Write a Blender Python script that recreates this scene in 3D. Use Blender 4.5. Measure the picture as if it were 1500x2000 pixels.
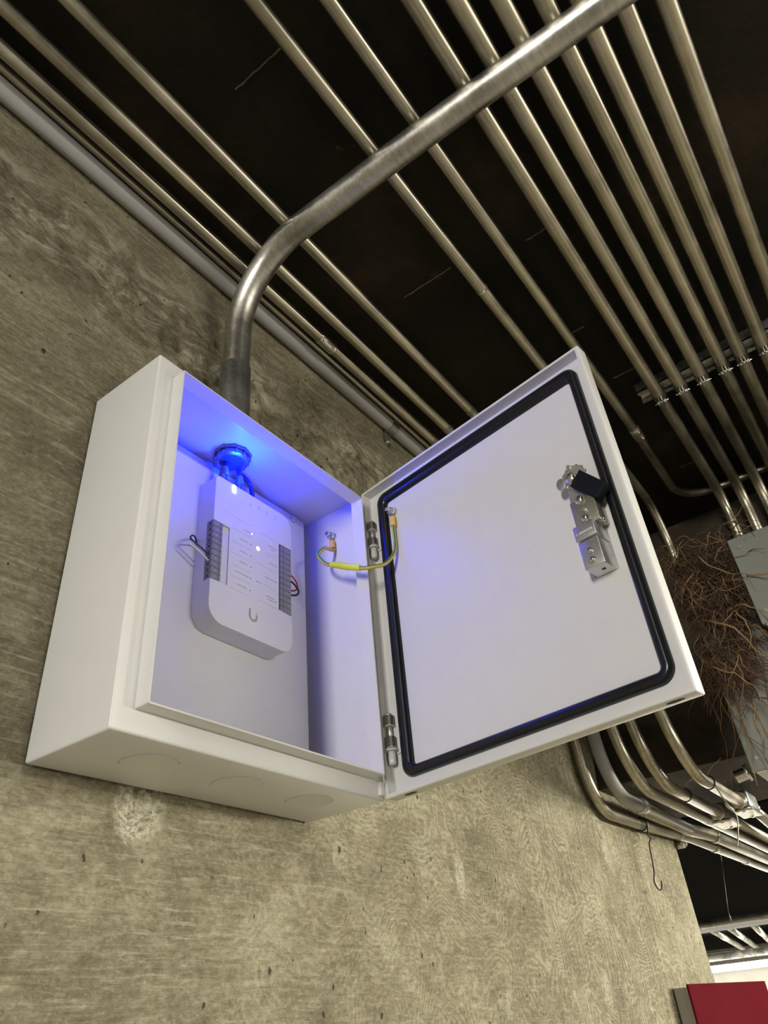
import bpy, bmesh, math, random
import numpy as np
from mathutils import Vector, Matrix, noise as mnoise
random.seed(7)
PI = math.pi
scene = bpy.context.scene
COL = scene.collection
for o in list(bpy.data.objects):
    bpy.data.objects.remove(o)

# ------------------------------------------------------------------ camera
cam_d = bpy.data.cameras.new('camera')
cam = bpy.data.objects.new('camera', cam_d)
COL.objects.link(cam)
scene.camera = cam
right = Vector((0.5920942, -0.80158559, -0.08297585))
down = Vector((0.42766558, 0.39981701, -0.81070865))
fwd = Vector((0.68302753, 0.44452997, 0.5795399))
m = Matrix.Identity(4)
for i in range(3):
    m[i][0] = right[i]; m[i][1] = -down[i]; m[i][2] = -fwd[i]
m[0][3], m[1][3], m[2][3] = -0.31429259, -0.57111457, -0.19895192
cam.matrix_world = m
cam_d.sensor_fit = 'VERTICAL'
cam_d.sensor_height = 24.0
cam_d.sensor_width = 18.0
cam_d.lens = 1429.356 * 24.0 / 2000.0
cam_d.clip_start = 0.01
cam_d.clip_end = 60

# ------------------------------------------------------------------ world, lights, exposure
world = bpy.data.worlds.new('room_air')
scene.world = world
world.use_nodes = True
bg = world.node_tree.nodes['Background']
bg.inputs['Color'].default_value = (1.0, 0.95, 0.82, 1)
bg.inputs['Strength'].default_value = 0.06
vs = scene.view_settings
vs.view_transform = 'Standard'
vs.look = 'None'
vs.gamma = 1.0
vs.use_curve_mapping = False
vs.exposure = 0.0

def area_light(name, loc, target, sx, sy, power, color):
    d = bpy.data.lights.new(name, 'AREA')
    d.shape = 'RECTANGLE'; d.size = sx; d.size_y = sy
    d.energy = power; d.color = color
    o = bpy.data.objects.new(name, d)
    COL.objects.link(o)
    o.location = loc
    o.rotation_euler = (Vector(target) - Vector(loc)).to_track_quat('-Z', 'Y').to_euler()
    return o
# fluorescent fixtures of the room: one down the corridor to the left, one off to the right,
# one in the bay past the beam
area_light('corridor_light', (-3.3, -1.02, 0.40), (0.3, -0.1, 0.15), 0.25, 1.0, 80, (1.0, 0.97, 0.92))
area_light('bay_light', (2.3, -2.4, 0.12), (0.9, -0.2, -0.6), 1.4, 0.3, 106, (1.0, 0.955, 0.82))
area_light('rear_fill_light', (0.2, -3.4, 0.25), (0.2, -2.4, -1.5), 1.4, 0.3, 84, (1.0, 0.955, 0.84))  # added fill from behind the camera, not a known fixture
area_light('next_bay_light', (3.6, -2.2, 0.30), (3.2, -1.6, -1.5), 1.3, 0.3, 50, (1.0, 0.96, 0.84))

# ------------------------------------------------------------------ node helpers
def new_mat(name):
    mt = bpy.data.materials.new(name)
    mt.use_nodes = True
    nt = mt.node_tree
    return mt, nt, nt.nodes['Principled BSDF']
def nd(nt, typ, **kw):
    n = nt.nodes.new(typ)
    for k, v in kw.items():
        setattr(n, k, v)
    return n
def ramp(nt, stops):
    r = nd(nt, 'ShaderNodeValToRGB')
    e = r.color_ramp.elements
    while len(e) < len(stops):
        e.new(0.5)
    for i, (p, c) in enumerate(stops):
        e[i].position = p
        e[i].color = (c, c, c, 1) if not hasattr(c, '__len__') else (*c, 1)
    return r
def mapping(nt, scale, rot=(0, 0, 0), loc=(0, 0, 0)):
    tc = nd(nt, 'ShaderNodeTexCoord')
    mp = nd(nt, 'ShaderNodeMapping')
    mp.inputs['Scale'].default_value = scale
    mp.inputs['Rotation'].default_value = rot
    mp.inputs['Location'].default_value = loc
    nt.links.new(tc.outputs['Object'], mp.inputs['Vector'])
    return mp
def noise_n(nt, vec, scale, detail=4, rough=0.55, dist=0.0):
    n = nd(nt, 'ShaderNodeTexNoise')
    n.inputs['Scale'].default_value = scale
    n.inputs['Detail'].default_value = detail
    n.inputs['Roughness'].default_value = rough
    n.inputs['Distortion'].default_value = dist
    if vec is not None:
        nt.links.new(vec, n.inputs['Vector'])
    return n
def mixc(nt, fac, a, b, mode='MIX'):
    mx = nd(nt, 'ShaderNodeMix', data_type='RGBA', blend_type=mode)
    for sock, val in ((mx.inputs[0], fac), (mx.inputs[6], a), (mx.inputs[7], b)):
        if hasattr(val, 'is_linked') or hasattr(val, 'links'):
            nt.links.new(val, sock)
        elif hasattr(val, '__len__'):
            sock.default_value = (*val, 1)
        else:
            sock.default_value = val
    return mx.outputs[2]
def mth(nt, op, a, b=None, c=None):
    n = nd(nt, 'ShaderNodeMath', operation=op)
    for i, v in enumerate((a, b, c)):
        if v is None:
            continue
        if hasattr(v, 'links'):
            nt.links.new(v, n.inputs[i])
        else:
            n.inputs[i].default_value = v
    return n.outputs[0]
def bump(nt, bs, height, strength=0.3, dist=0.002):
    b = nd(nt, 'ShaderNodeBump')
    b.inputs['Strength'].default_value = strength
    b.inputs['Distance'].default_value = dist
    nt.links.new(height, b.inputs['Height'])
    nt.links.new(b.outputs[0], bs.inputs['Normal'])
def simple(name, col, rough=0.5, metal=0.0, var=0.08, scale=60.0, bmp=0.0, coat=0.0, spec=None):
    """plain procedural material: colour and roughness broken up by noise"""
    mt, nt, bs = new_mat(name)
    mp = mapping(nt, (1, 1, 1))
    n = noise_n(nt, mp.outputs[0], scale, 5)
    lo = tuple(c * (1 - var) for c in col); hi = tuple(min(1, c * (1 + var)) for c in col)
    r = ramp(nt, [(0.3, lo), (0.7, hi)])
    nt.links.new(n.outputs['Fac'], r.inputs[0])
    nt.links.new(r.outputs[0], bs.inputs['Base Color'])
    bs.inputs['Roughness'].default_value = rough
    bs.inputs['Metallic'].default_value = metal
    if spec is not None:
        bs.inputs['Specular IOR Level'].default_value = spec
    if coat:
        bs.inputs['Coat Weight'].default_value = coat
    if bmp:
        n2 = noise_n(nt, mp.outputs[0], scale * 12, 2)
        bump(nt, bs, n2.outputs['Fac'], bmp, 0.0004)
    return mt
def emit(name, col, strength):
    mt, nt, bs = new_mat(name)
    bs.inputs['Base Color'].default_value = (*col, 1)
    bs.inputs['Emission Color'].default_value = (*col, 1)
    bs.inputs['Emission Strength'].default_value = strength
    return mt

def galvanised(name, col, rough=0.36, lines=True):
    """drawn steel tube: streaks along x, blotches of zinc"""
    mt, nt, bs = new_mat(name)
    mp = mapping(nt, (3, 220, 220))
    n1 = noise_n(nt, mp.outputs[0], 1.0, 4, 0.6)
    mp2 = mapping(nt, (14, 14, 14))
    n2 = noise_n(nt, mp2.outputs[0], 1.0, 5, 0.6)
    f = mth(nt, 'ADD', mth(nt, 'MULTIPLY', n1.outputs['Fac'], 0.5), mth(nt, 'MULTIPLY', n2.outputs['Fac'], 0.5))
    r = ramp(nt, [(0.35, tuple(c * 0.66 for c in col)), (0.62, tuple(min(1, c * 1.2) for c in col))])
    nt.links.new(f, r.inputs[0])
    nt.links.new(r.outputs[0], bs.inputs['Base Color'])
    rr = ramp(nt, [(0.3, rough - 0.08), (0.7, rough + 0.12)])
    nt.links.new(n2.outputs['Fac'], rr.inputs[0])
    nt.links.new(rr.outputs[0], bs.inputs['Roughness'])
    bs.inputs['Metallic'].default_value = 0.95
    return mt

def concrete_wall():
    """board-formed concrete: plywood grain cast into the face, pits, pale lime, board joints"""
    mt, nt, bs = new_mat('board_formed_concrete')
    tc = nd(nt, 'ShaderNodeTexCoord')
    P = tc.outputs['Object']
    def mapped(scale, rot=(0, 0, 0), loc=(0, 0, 0)):
        mp = nd(nt, 'ShaderNodeMapping')
        mp.inputs['Scale'].default_value = scale
        mp.inputs['Rotation'].default_value = rot
        mp.inputs['Location'].default_value = loc
        nt.links.new(P, mp.inputs['Vector'])
        return mp.outputs[0]
    big = noise_n(nt, mapped((3.2, 1, 4.5)), 1.0, 6, 0.6)
    patch = noise_n(nt, mapped((9, 1, 12), loc=(3, 0, 1)), 1.0, 6, 0.65)
    # straight grain, long in x
    gr = noise_n(nt, mapped((9, 1, 210)), 1.0, 5, 0.6, 0.3)
    gr2 = noise_n(nt, mapped((30, 1, 420)), 1.0, 4, 0.6, 0.6)
    # rotary-cut whorls to the right
    warp = noise_n(nt, mapped((5.0, 1, 4.2), loc=(1.3, 0, 7)), 1.0, 2.5, 0.5)
    vd = nd(nt, 'ShaderNodeSeparateXYZ'); nt.links.new(P, vd.inputs[0])
    ph = mth(nt, 'ADD', mth(nt, 'MULTIPLY', warp.outputs['Fac'], 300.0), mth(nt, 'MULTIPLY', vd.outputs['Z'], 330.0))
    fine = noise_n(nt, mapped((38, 1, 75)), 1.0, 6, 0.7)
    ph = mth(nt, 'ADD', ph, mth(nt, 'MULTIPLY', fine.outputs['Fac'], 13.0))
    whorl = mth(nt, 'MULTIPLY_ADD', mth(nt, 'SINE', ph), 0.5, 0.5)
    # where whorls take over from straight grain
    wm = ramp(nt, [(0.40, 0.0), (0.62, 1.0)])
    xs = mth(nt, 'MULTIPLY_ADD', vd.outputs['X'], 0.42, 0.30)
    nt.links.new(mth(nt, 'ADD', mth(nt, 'MULTIPLY', big.outputs['Fac'], 0.5), mth(nt, 'MULTIPLY', xs, 0.5)), wm.inputs[0])
    whorl_break = ramp(nt, [(0.40, 0.0), (0.60, 1.0)]); nt.links.new(patch.outputs['Fac'], whorl_break.inputs[0])
    wfac = mth(nt, 'MULTIPLY', wm.outputs[0], mth(nt, 'MULTIPLY_ADD', whorl_break.outputs[0], 0.75, 0.25))
    grain = mth(nt, 'MULTIPLY_ADD', gr.outputs['Fac'], 0.6, mth(nt, 'MULTIPLY', gr2.outputs['Fac'], 0.4))
    speck = noise_n(nt, mapped((110, 1, 190)), 1.0, 7, 0.78)
    # colour
    cr = ramp(nt, [(0.37, (0.085, 0.070, 0.039)), (0.50, (0.215, 0.186, 0.114)), (0.62, (0.39, 0.355, 0.24))])
    base_f = mth(nt, 'ADD', mth(nt, 'MULTIPLY', big.outputs['Fac'], 0.28),
                 mth(nt, 'ADD', mth(nt, 'MULTIPLY', patch.outputs['Fac'], 0.30), mth(nt, 'MULTIPLY', speck.outputs['Fac'], 0.42)))
    nt.links.new(base_f, cr.inputs[0])
    col = cr.outputs[0]
    lightgrain = ramp(nt, [(0.54, 0.0), (0.68, 1.0)]); nt.links.new(grain, lightgrain.inputs[0])
    lg = mth(nt, 'MULTIPLY', lightgrain.outputs[0], mth(nt, 'SUBTRACT', 1.0, mth(nt, 'MULTIPLY', wfac, 0.75)))
    col = mixc(nt, mth(nt, 'MULTIPLY', lg, 0.62), col, (0.50, 0.455, 0.325))
    darkgrain = ramp(nt, [(0.36, 1.0), (0.46, 0.0)]); nt.links.new(grain, darkgrain.inputs[0])
    col = mixc(nt, mth(nt, 'MULTIPLY', darkgrain.outputs[0], 0.5), col, (0.11, 0.092, 0.055))
    wl = ramp(nt, [(0.55, 0.0), (0.9, 1.0)]); nt.links.new(whorl, wl.inputs[0])
    col = mixc(nt, mth(nt, 'MULTIPLY', mth(nt, 'MULTIPLY', wl.outputs[0], wfac), 0.52), col, (0.52, 0.475, 0.345))
    # coarse grit, broken fibre and torn film
    fib = noise_n(nt, mapped((34, 1, 170), rot=(0, 0.10, 0)), 1.0, 8, 0.72, 0.9)
    mid = noise_n(nt, mapped((26, 1, 34), loc=(5, 0, 2)), 1.0, 8, 0.72, 0.5)
    grit = noise_n(nt, mapped((170, 1, 230)), 1.0, 6, 0.75)
    for src, lo_, hi_, amt, tint in ((fib, 0.55, 0.69, 0.52, (0.47, 0.425, 0.30)), (mid, 0.54, 0.70, 0.42, (0.44, 0.40, 0.285)), (grit, 0.55, 0.70, 0.55, (0.52, 0.48, 0.36))):
        rr = ramp(nt, [(lo_, 0.0), (hi_, 1.0)]); nt.links.new(src.outputs['Fac'], rr.inputs[0])
        col = mixc(nt, mth(nt, 'MULTIPLY', rr.outputs[0], amt), col, tint)
    for src, lo_, hi_, amt, tint in ((fib, 0.33, 0.46, 0.52, (0.090, 0.075, 0.043)), (mid, 0.34, 0.47, 0.40, (0.11, 0.092, 0.055)), (grit, 0.31, 0.44, 0.65, (0.075, 0.062, 0.036))):
        rr = ramp(nt, [(lo_, 1.0), (hi_, 0.0)]); nt.links.new(src.outputs['Fac'], rr.inputs[0])
        col = mixc(nt, mth(nt, 'MULTIPLY', rr.outputs[0], amt), col, tint)
    # the second form panel, past the joint, had its grain upright
    vg = noise_n(nt, mapped((230, 1, 9), rot=(0, 0.05, 0), loc=(1, 0, 3)), 1.0, 7, 0.7, 0.8)
    vmask = ramp(nt, [(0.0, 0.0), (1.0, 1.0)])
    nt.links.new(mth(nt, 'MULTIPLY_ADD', mth(nt, 'SUBTRACT', vd.outputs['X'], 0.905), 12.0, 0.5), vmask.inputs[0])
    for lo_, hi_, a0, a1, amt, tint in ((0.54, 0.66, 0.0, 1.0, 0.55, (0.50, 0.46, 0.335)), (0.36, 0.47, 1.0, 0.0, 0.60, (0.10, 0.084, 0.05))):
        rr = ramp(nt, [(lo_, a0), (hi_, a1)]); nt.links.new(vg.outputs['Fac'], rr.inputs[0])
        col = mixc(nt, mth(nt, 'MULTIPLY', mth(nt, 'MULTIPLY', rr.outputs[0], vmask.outputs[0]), amt), col, tint)
    # honeycombed pour line below the soffit: pale crust and brown stain
    wob = noise_n(nt, mapped((4, 1, 4), loc=(2, 0, 2)), 1.0, 4)
    zz = mth(nt, 'ADD', vd.outputs['Z'], mth(nt, 'MULTIPLY_ADD', wob.outputs['Fac'], 0.10, -0.05))
    bm_ = ramp(nt, [(0.0, 1.0), (0.055, 0.75), (0.10, 0.0)])
    nt.links.new(mth(nt, 'ABSOLUTE', mth(nt, 'SUBTRACT', zz, 0.605)), bm_.inputs[0])
    cru = noise_n(nt, mapped((17, 1, 30), loc=(7, 0, 5)), 1.0, 9, 0.75, 0.8)
    cr1 = ramp(nt, [(0.50, 0.0), (0.62, 1.0)]); nt.links.new(cru.outputs['Fac'], cr1.inputs[0])
    cr2 = ramp(nt, [(0.38, 1.0), (0.48, 0.0)]); nt.links.new(cru.outputs['Fac'], cr2.inputs[0])
    col = mixc(nt, mth(nt, 'MULTIPLY', mth(nt, 'MULTIPLY', cr1.outputs[0], bm_.outputs[0]), 0.85), col, (0.56, 0.50, 0.37))
    col = mixc(nt, mth(nt, 'MULTIPLY', mth(nt, 'MULTIPLY', cr2.outputs[0], bm_.outputs[0]), 0.65), col, (0.085, 0.058, 0.032))
    # knocked-out patch below the box
    def spot(cx, cz, rx, rz):
        dx = mth(nt, 'DIVIDE', mth(nt, 'SUBTRACT', vd.outputs['X'], cx), rx); dz = mth(nt, 'DIVIDE', mth(nt, 'SUBTRACT', vd.outputs['Z'], cz), rz)
        q = mth(nt, 'ADD', mth(nt, 'MULTIPLY', dx, dx), mth(nt, 'MULTIPLY', dz, dz))
        q = mth(nt, 'ADD', q, mth(nt, 'MULTIPLY_ADD', mid.outputs['Fac'], 3.0, -1.5))
        r_ = ramp(nt, [(0.35, 1.0), (1.0, 0.0)]); nt.links.new(mth(nt, 'MULTIPLY', q, 0.62), r_.inputs[0])
        gk = ramp(nt, [(0.42, 0.15), (0.56, 1.0)]); nt.links.new(grit.outputs['Fac'], gk.inputs[0])
        return mth(nt, 'MULTIPLY', r_.outputs[0], gk.outputs[0])
    for a in ((0.118, -0.015, 0.024, 0.030, 0.95), (0.66, -0.030, 0.012, 0.030, 0.6), (1.25, 0.06, 0.018, 0.024, 0.55), (0.395, -0.03, 0.012, 0.016, 0.4), (1.10, -0.17, 0.014, 0.026, 0.45)):
        col = mixc(nt, mth(nt, 'MULTIPLY', spot(*a[:4]), a[4]), col, (0.58, 0.54, 0.41))
    # pale lime bloom
    lime = noise_n(nt, mapped((7, 1, 9), loc=(9, 0, 4)), 1.0, 8, 0.72)
    lr = ramp(nt, [(0.585, 0.0), (0.70, 1.0)]); nt.links.new(lime.outputs['Fac'], lr.inputs[0])
    col = mixc(nt, mth(nt, 'MULTIPLY', lr.outputs[0], 0.6), col, (0.50, 0.465, 0.36))
    # pits
    vo = nd(nt, 'ShaderNodeTexVoronoi'); vo.inputs['Scale'].default_value = 1.0
    pw = nd(nt, 'ShaderNodeVectorMath', operation='ADD')
    pn = noise_n(nt, mapped((130, 1, 130)), 1.0, 2)
    pv = nd(nt, 'ShaderNodeVectorMath', operation='SCALE'); pv.inputs['Scale'].default_value = 0.35
    nt.links.new(pn.outputs['Color'], pv.inputs[0]); nt.links.new(pv.outputs[0], pw.inputs[1]); nt.links.new(mapped((52, 1, 38)), pw.inputs[0])
    nt.links.new(pw.outputs[0], vo.inputs['Vector'])
    pit = ramp(nt, [(0.07, 1.0), (0.115, 0.0)]); nt.links.new(vo.outputs['Distance'], pit.inputs[0])
    sep = nd(nt, 'ShaderNodeSeparateColor'); nt.links.new(vo.outputs['Color'], sep.inputs[0])
    pitf = mth(nt, 'MULTIPLY', pit.outputs[0], mth(nt, 'GREATER_THAN', sep.outputs[0], 0.55))
    col = mixc(nt, mth(nt, 'MULTIPLY', pitf, 0.85), col, (0.03, 0.025, 0.016))
    col = mixc(nt, 1.0, col, (1.08, 1.09, 1.10), 'MULTIPLY')
    nt.links.new(col, bs.inputs['Base Color'])
    bs.inputs['Roughness'].default_value = 0.82
    bs.inputs['Specular IOR Level'].default_value = 0.3
    h = mth(nt, 'ADD', mth(nt, 'MULTIPLY', grain, 0.7), mth(nt, 'MULTIPLY', mth(nt, 'MULTIPLY', whorl, wfac), 0.35))
    h = mth(nt, 'ADD', h, mth(nt, 'MULTIPLY', speck.outputs['Fac'], 0.4))
    h = mth(nt, 'ADD', h, mth(nt, 'ADD', mth(nt, 'MULTIPLY', fib.outputs['Fac'], 0.8), mth(nt, 'MULTIPLY', grit.outputs['Fac'], 0.5)))
    h = mth(nt, 'ADD', h, mth(nt, 'MULTIPLY', mth(nt, 'MULTIPLY', cru.outputs['Fac'], bm_.outputs[0]), 2.5))
    h = mth(nt, 'SUBTRACT', h, mth(nt, 'MULTIPLY', pitf, 1.2))
    bump(nt, bs, h, 0.85, 0.0040)
    return mt

def black_ceiling():
    mt, nt, bs = new_mat('black_painted_soffit')
    mp = mapping(nt, (3, 3, 3))
    n1 = noise_n(nt, mp.outputs[0], 1.0, 6, 0.6)
    r = ramp(nt, [(0.38, (0.006, 0.006, 0.003)), (0.55, (0.018, 0.0145, 0.0075)), (0.70, (0.048, 0.030, 0.019))])
    nt.links.new(n1.outputs['Fac'], r.inputs[0])
    mp2 = mapping(nt, (9, 12, 9), loc=(4, 2, 0))
    n2 = noise_n(nt, mp2.outputs[0], 1.0, 8, 0.75)
    s = ramp(nt, [(0.66, 0.0), (0.74, 1.0)]); nt.links.new(n2.outputs['Fac'], s.inputs[0])
    col = mixc(nt, mth(nt, 'MULTIPLY', s.outputs[0], 0.55), r.outputs[0], (0.16, 0.13, 0.085))
    nt.links.new(col, bs.inputs['Base Color'])
    bs.inputs['Roughness'].default_value = 0.75
    bs.inputs['Specular IOR Level'].default_value = 0.2
    n3 = noise_n(nt, mp.outputs[0], 25, 6, 0.6)
    bump(nt, bs, n3.outputs['Fac'], 0.4, 0.004)
    return mt

def beam_mat():  # mottled dark brown concrete
    mt, nt, bs = new_mat('dark_brown_concrete')
    mp = mapping(nt, (6, 6, 9))
    n1 = noise_n(nt, mp.outputs[0], 1.0, 8, 0.65)
    r = ramp(nt, [(0.38, (0.022, 0.018, 0.011)), (0.56, (0.060, 0.044, 0.027)), (0.74, (0.17, 0.14, 0.09))])
    nt.links.new(n1.outputs['Fac'], r.inputs[0])
    nt.links.new(r.outputs[0], bs.inputs['Base Color'])
    bs.inputs['Roughness'].default_value = 0.85
    n3 = noise_n(nt, mp.outputs[0], 8, 7, 0.65)
    bump(nt, bs, n3.outputs['Fac'], 0.5, 0.006)
    return mt

M = {}
M['wall'] = concrete_wall()
M['ceiling'] = black_ceiling()
M['beam'] = beam_mat()
M['floor'] = simple('worn_concrete_floor', (0.20, 0.185, 0.145), 0.7, var=0.2, scale=3)
M['farwall'] = simple('pale_plaster', (0.62, 0.60, 0.54), 0.8, var=0.06, scale=5)
M['dark'] = simple('dark_far_beam', (0.016, 0.015, 0.011), 0.8, var=0.3, scale=3)
M['white'] = simple('white_powder_coat', (0.71, 0.705, 0.68), 0.38, var=0.015, scale=30, bmp=0.06)
M['plate'] = simple('white_steel_plate', (0.65, 0.65, 0.648), 0.36, var=0.012, scale=30, bmp=0.04)
M['plastic'] = simple('white_plastic', (0.72, 0.715, 0.70), 0.45, var=0.01, scale=40)
M['gasket'] = simple('black_rubber_gasket', (0.006, 0.007, 0.010), 0.25, var=0.2, scale=40)
M['blackplastic'] = simple('black_plastic_cam', (0.006, 0.008, 0.012), 0.6, var=0.2, scale=40, spec=0.15)
M['conduit'] = galvanised('galvanised_conduit', (0.47, 0.43, 0.335), 0.36)
M['conduit_big'] = galvanised('large_steel_conduit', (0.55, 0.535, 0.48), 0.33)
M['coupling'] = galvanised('grey_connector_steel', (0.34, 0.35, 0.33), 0.42)
M['bright'] = galvanised('bright_zinc_steel', (0.70, 0.68, 0.62), 0.28)
M['pvc'] = simple('grey_pvc', (0.33, 0.325, 0.31), 0.5, var=0.06, scale=20)
M['chrome'] = simple('chrome_steel', (0.78, 0.78, 0.78), 0.14, 1.0, 0.05, 60)
M['satin'] = simple('satin_nickel', (0.60, 0.60, 0.60), 0.33, 0.9, 0.06, 90)
M['olive_steel'] = simple('yellowish_zinc_plate', (0.42, 0.41, 0.35), 0.35, 0.85, 0.06, 90)
M['hinge'] = simple('dark_hinge_steel', (0.26, 0.25, 0.21), 0.35, 0.85, 0.1, 90)
M['sleeve'] = simple('clear_grey_sleeve', (0.60, 0.60, 0.57), 0.2, 0.0, 0.05, 60)
M['term'] = simple('grey_terminal_plastic', (0.24, 0.24, 0.235), 0.5, var=0.05)
M['term_dark'] = simple('dark_terminal_gap', (0.035, 0.035, 0.035), 0.6)
M['term_mark'] = simple('pale_terminal_mark', (0.50, 0.50, 0.49), 0.5)
M['ink'] = simple('grey_ink', (0.40, 0.40, 0.39), 0.6)
M['ink_dark'] = simple('dark_ink', (0.16, 0.16, 0.16), 0.6)
M['logo'] = simple('silver_grey_print', (0.36, 0.355, 0.34), 0.5)
M['pcb'] = simple('black_wire_sheath', (0.012, 0.012, 0.015), 0.4)
M['white_wire'] = simple('white_wire_sheath', (0.75, 0.75, 0.73), 0.4)
M['red_wire'] = simple('red_wire_sheath', (0.42, 0.02, 0.025), 0.4)
M['blue_cable'] = simple('blue_cable_sheath', (0.012, 0.022, 0.05), 0.4, var=0.1)
M['blue_lit_boot'] = simple('blue_lit_plug_boot', (0.09, 0.11, 0.16), 0.35, var=0.1)  # blue glow of the status light is put into the boot colour
M['yellow'] = simple('yellow_wire_sheath', (0.62, 0.42, 0.09), 0.4)
M['green'] = simple('green_stripe', (0.03, 0.22, 0.05), 0.4)
M['orange'] = simple('orange_lug_sleeve', (0.80, 0.48, 0.12), 0.45)
M['splice'] = simple('fluorescent_yellow_splice', (0.78, 0.80, 0.03), 0.3)
M['box_grey'] = simple('grey_enamel_box', (0.215, 0.225, 0.20), 0.5, var=0.08, scale=14)
M['box_pale'] = simple('pale_grey_edge', (0.55, 0.54, 0.49), 0.5, var=0.08, scale=14)
M['root'] = simple('dry_brown_root', (0.125, 0.070, 0.038), 0.85, var=0.5, scale=25)
M['root_pale'] = simple('dry_tan_root', (0.30, 0.20, 0.10), 0.8, var=0.35, scale=25)
M['rust_wire'] = simple('dark_iron_wire', (0.030, 0.026, 0.020), 0.5, 0.4, 0.3, 60)
M['wire_pale'] = simple('dull_tie_wire', (0.30, 0.28, 0.22), 0.45, 0.7, 0.2, 60)
M['red_box'] = simple('dark_red_enamel', (0.085, 0.005, 0.009), 0.8, var=0.06, scale=12, spec=0.03)
M['red_side'] = simple('olive_grey_side', (0.22, 0.20, 0.15), 0.6, var=0.1, scale=12)
M['led_blue'] = emit('blue_indicator_light', (0.22, 0.45, 1.0), 40.0)
M['dot_white'] = emit('white_emissive_dot', (1.0, 0.98, 0.97), 4.0)
M['tube'] = emit('fluorescent_tube_glow', (1.0, 0.97, 0.86), 170.0)

# ------------------------------------------------------------------ mesh helpers
class MB:
    def __init__(self):
        self.bm = bmesh.new()
    def box(self, x0, x1, y0, y1, z0, z1, bev=0.0, seg=2, mtx=None):
        x0, x1 = min(x0, x1), max(x0, x1); y0, y1 = min(y0, y1), max(y0, y1); z0, z1 = min(z0, z1), max(z0, z1)
        vs_ = [self.bm.verts.new(p) for p in ((x0,y0,z0),(x1,y0,z0),(x1,y1,z0),(x0,y1,z0),(x0,y0,z1),(x1,y0,z1),(x1,y1,z1),(x0,y1,z1))]
        fs = [self.bm.faces.new([vs_[i] for i in f]) for f in ((0,3,2,1),(4,5,6,7),(0,1,5,4),(1,2,6,5),(2,3,7,6),(3,0,4,7))]
        if bev:
            es = list({e for f in fs for e in f.edges})
            r = bmesh.ops.bevel(self.bm, geom=es, offset=bev, segments=seg, profile=0.5, affect='EDGES')
            vs_ = list({v for f in r['faces'] for v in f.verts} | {v for v in vs_ if v.is_valid})
        if mtx is not None:
            for v in vs_:
                v.co = mtx @ v.co
        return self
    def tube(self, pts, r, n=14, caps=True, closed=False):
        pts = [Vector(p) for p in pts]
        rad = r if hasattr(r, '__len__') else [r] * len(pts)
        k = len(pts)
        tans = []
        for i in range(k):
            if closed:
                t = pts[(i + 1) % k] - pts[i - 1]
            else:
                t = pts[min(i + 1, k - 1)] - pts[max(i - 1, 0)]
            tans.append(t.normalized())
        a = Vector((0, 0, 1)) if abs(tans[0].z) < 0.9 else Vector((0, 1, 0))
        nrm = (a - tans[0] * a.dot(tans[0])).normalized()
        rings = []
        for i in range(k):
            t = tans[i]
            nrm = (nrm - t * nrm.dot(t)).normalized()
            b = t.cross(nrm)
            rings.append([self.bm.verts.new(pts[i] + (nrm * math.cos(2*PI*j/n) + b * math.sin(2*PI*j/n)) * rad[i]) for j in range(n)])
        rng = range(k) if closed else range(k - 1)
        for i in rng:
            A, B = rings[i], rings[(i + 1) % k]
            for j in range(n):
                f = self.bm.faces.new((A[j], A[(j+1) % n], B[(j+1) % n], B[j])); f.smooth = True
        if caps and not closed:
            self.bm.faces.new(rings[0][::-1]); self.bm.faces.new(rings[-1])
        return self
    def cyl(self, p0, p1, r, n=20, r1=None):
        return self.tube([p0, p1], [r, r if r1 is None else r1], n)
    def prism(self, poly, fn, d0, d1, bev=0.0, seg=2):
        """poly: list of 2D points (counter-clockwise); fn(a, b, d) -> 3D"""
        A = [self.bm.verts.new(fn(a, b, d0)) for a, b in poly]
        B = [self.bm.verts.new(fn(a, b, d1)) for a, b in poly]
        k = len(poly)
        fa = self.bm.faces.new(A[::-1]); fb = self.bm.faces.new(B)
        for i in range(k):
            self.bm.faces.new((A[i], A[(i+1) % k], B[(i+1) % k], B[i]))
        if bev:
            bmesh.ops.bevel(self.bm, geom=list(fb.edges), offset=bev, segments=seg, profile=0.5, affect='EDGES')
        return self
    def ring_prism(self, outer, inner, fn, d0, d1, dmid=None):
        """frame between two loops with the same number of points"""
        k = len(outer)
        O0 = [self.bm.verts.new(fn(a, b, d0)) for a, b in outer]; O1 = [self.bm.verts.new(fn(a, b, d1)) for a, b in outer]
        I0 = [self.bm.verts.new(fn(a, b, d0)) for a, b in inner]; I1 = [self.bm.verts.new(fn(a, b, d1)) for a, b in inner]
        for i in range(k):
            j = (i + 1) % k
            self.bm.faces.new((O0[i], O0[j], O1[j], O1[i])); self.bm.faces.new((I0[j], I0[i], I1[i], I1[j]))
            self.bm.faces.new((O1[i], O1[j], I1[j], I1[i])); self.bm.faces.new((O0[j], O0[i], I0[i], I0[j]))
        return self
    def build(self, name, mat, parent=None, smooth=False):
        bmesh.ops.recalc_face_normals(self.bm, faces=self.bm.faces)
        me = bpy.data.meshes.new(name)
        self.bm.to_mesh(me); self.bm.free()
        me.materials.append(M[mat])
        if smooth:
            for p in me.polygons: p.use_smooth = True
            me.set_sharp_from_angle(angle=math.radians(38))
        o = bpy.data.objects.new(name, me)
        COL.objects.link(o)
        if parent is not None:
            o.parent = parent
            o.matrix_parent_inverse = parent.matrix_world.inverted() if parent.type != 'EMPTY' else Matrix.Translation(-parent_loc(parent))
        return o
def parent_loc(p):
    v = p.location.copy()
    while p.parent is not None:
        p = p.parent
        v += p.location
    return v
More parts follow.
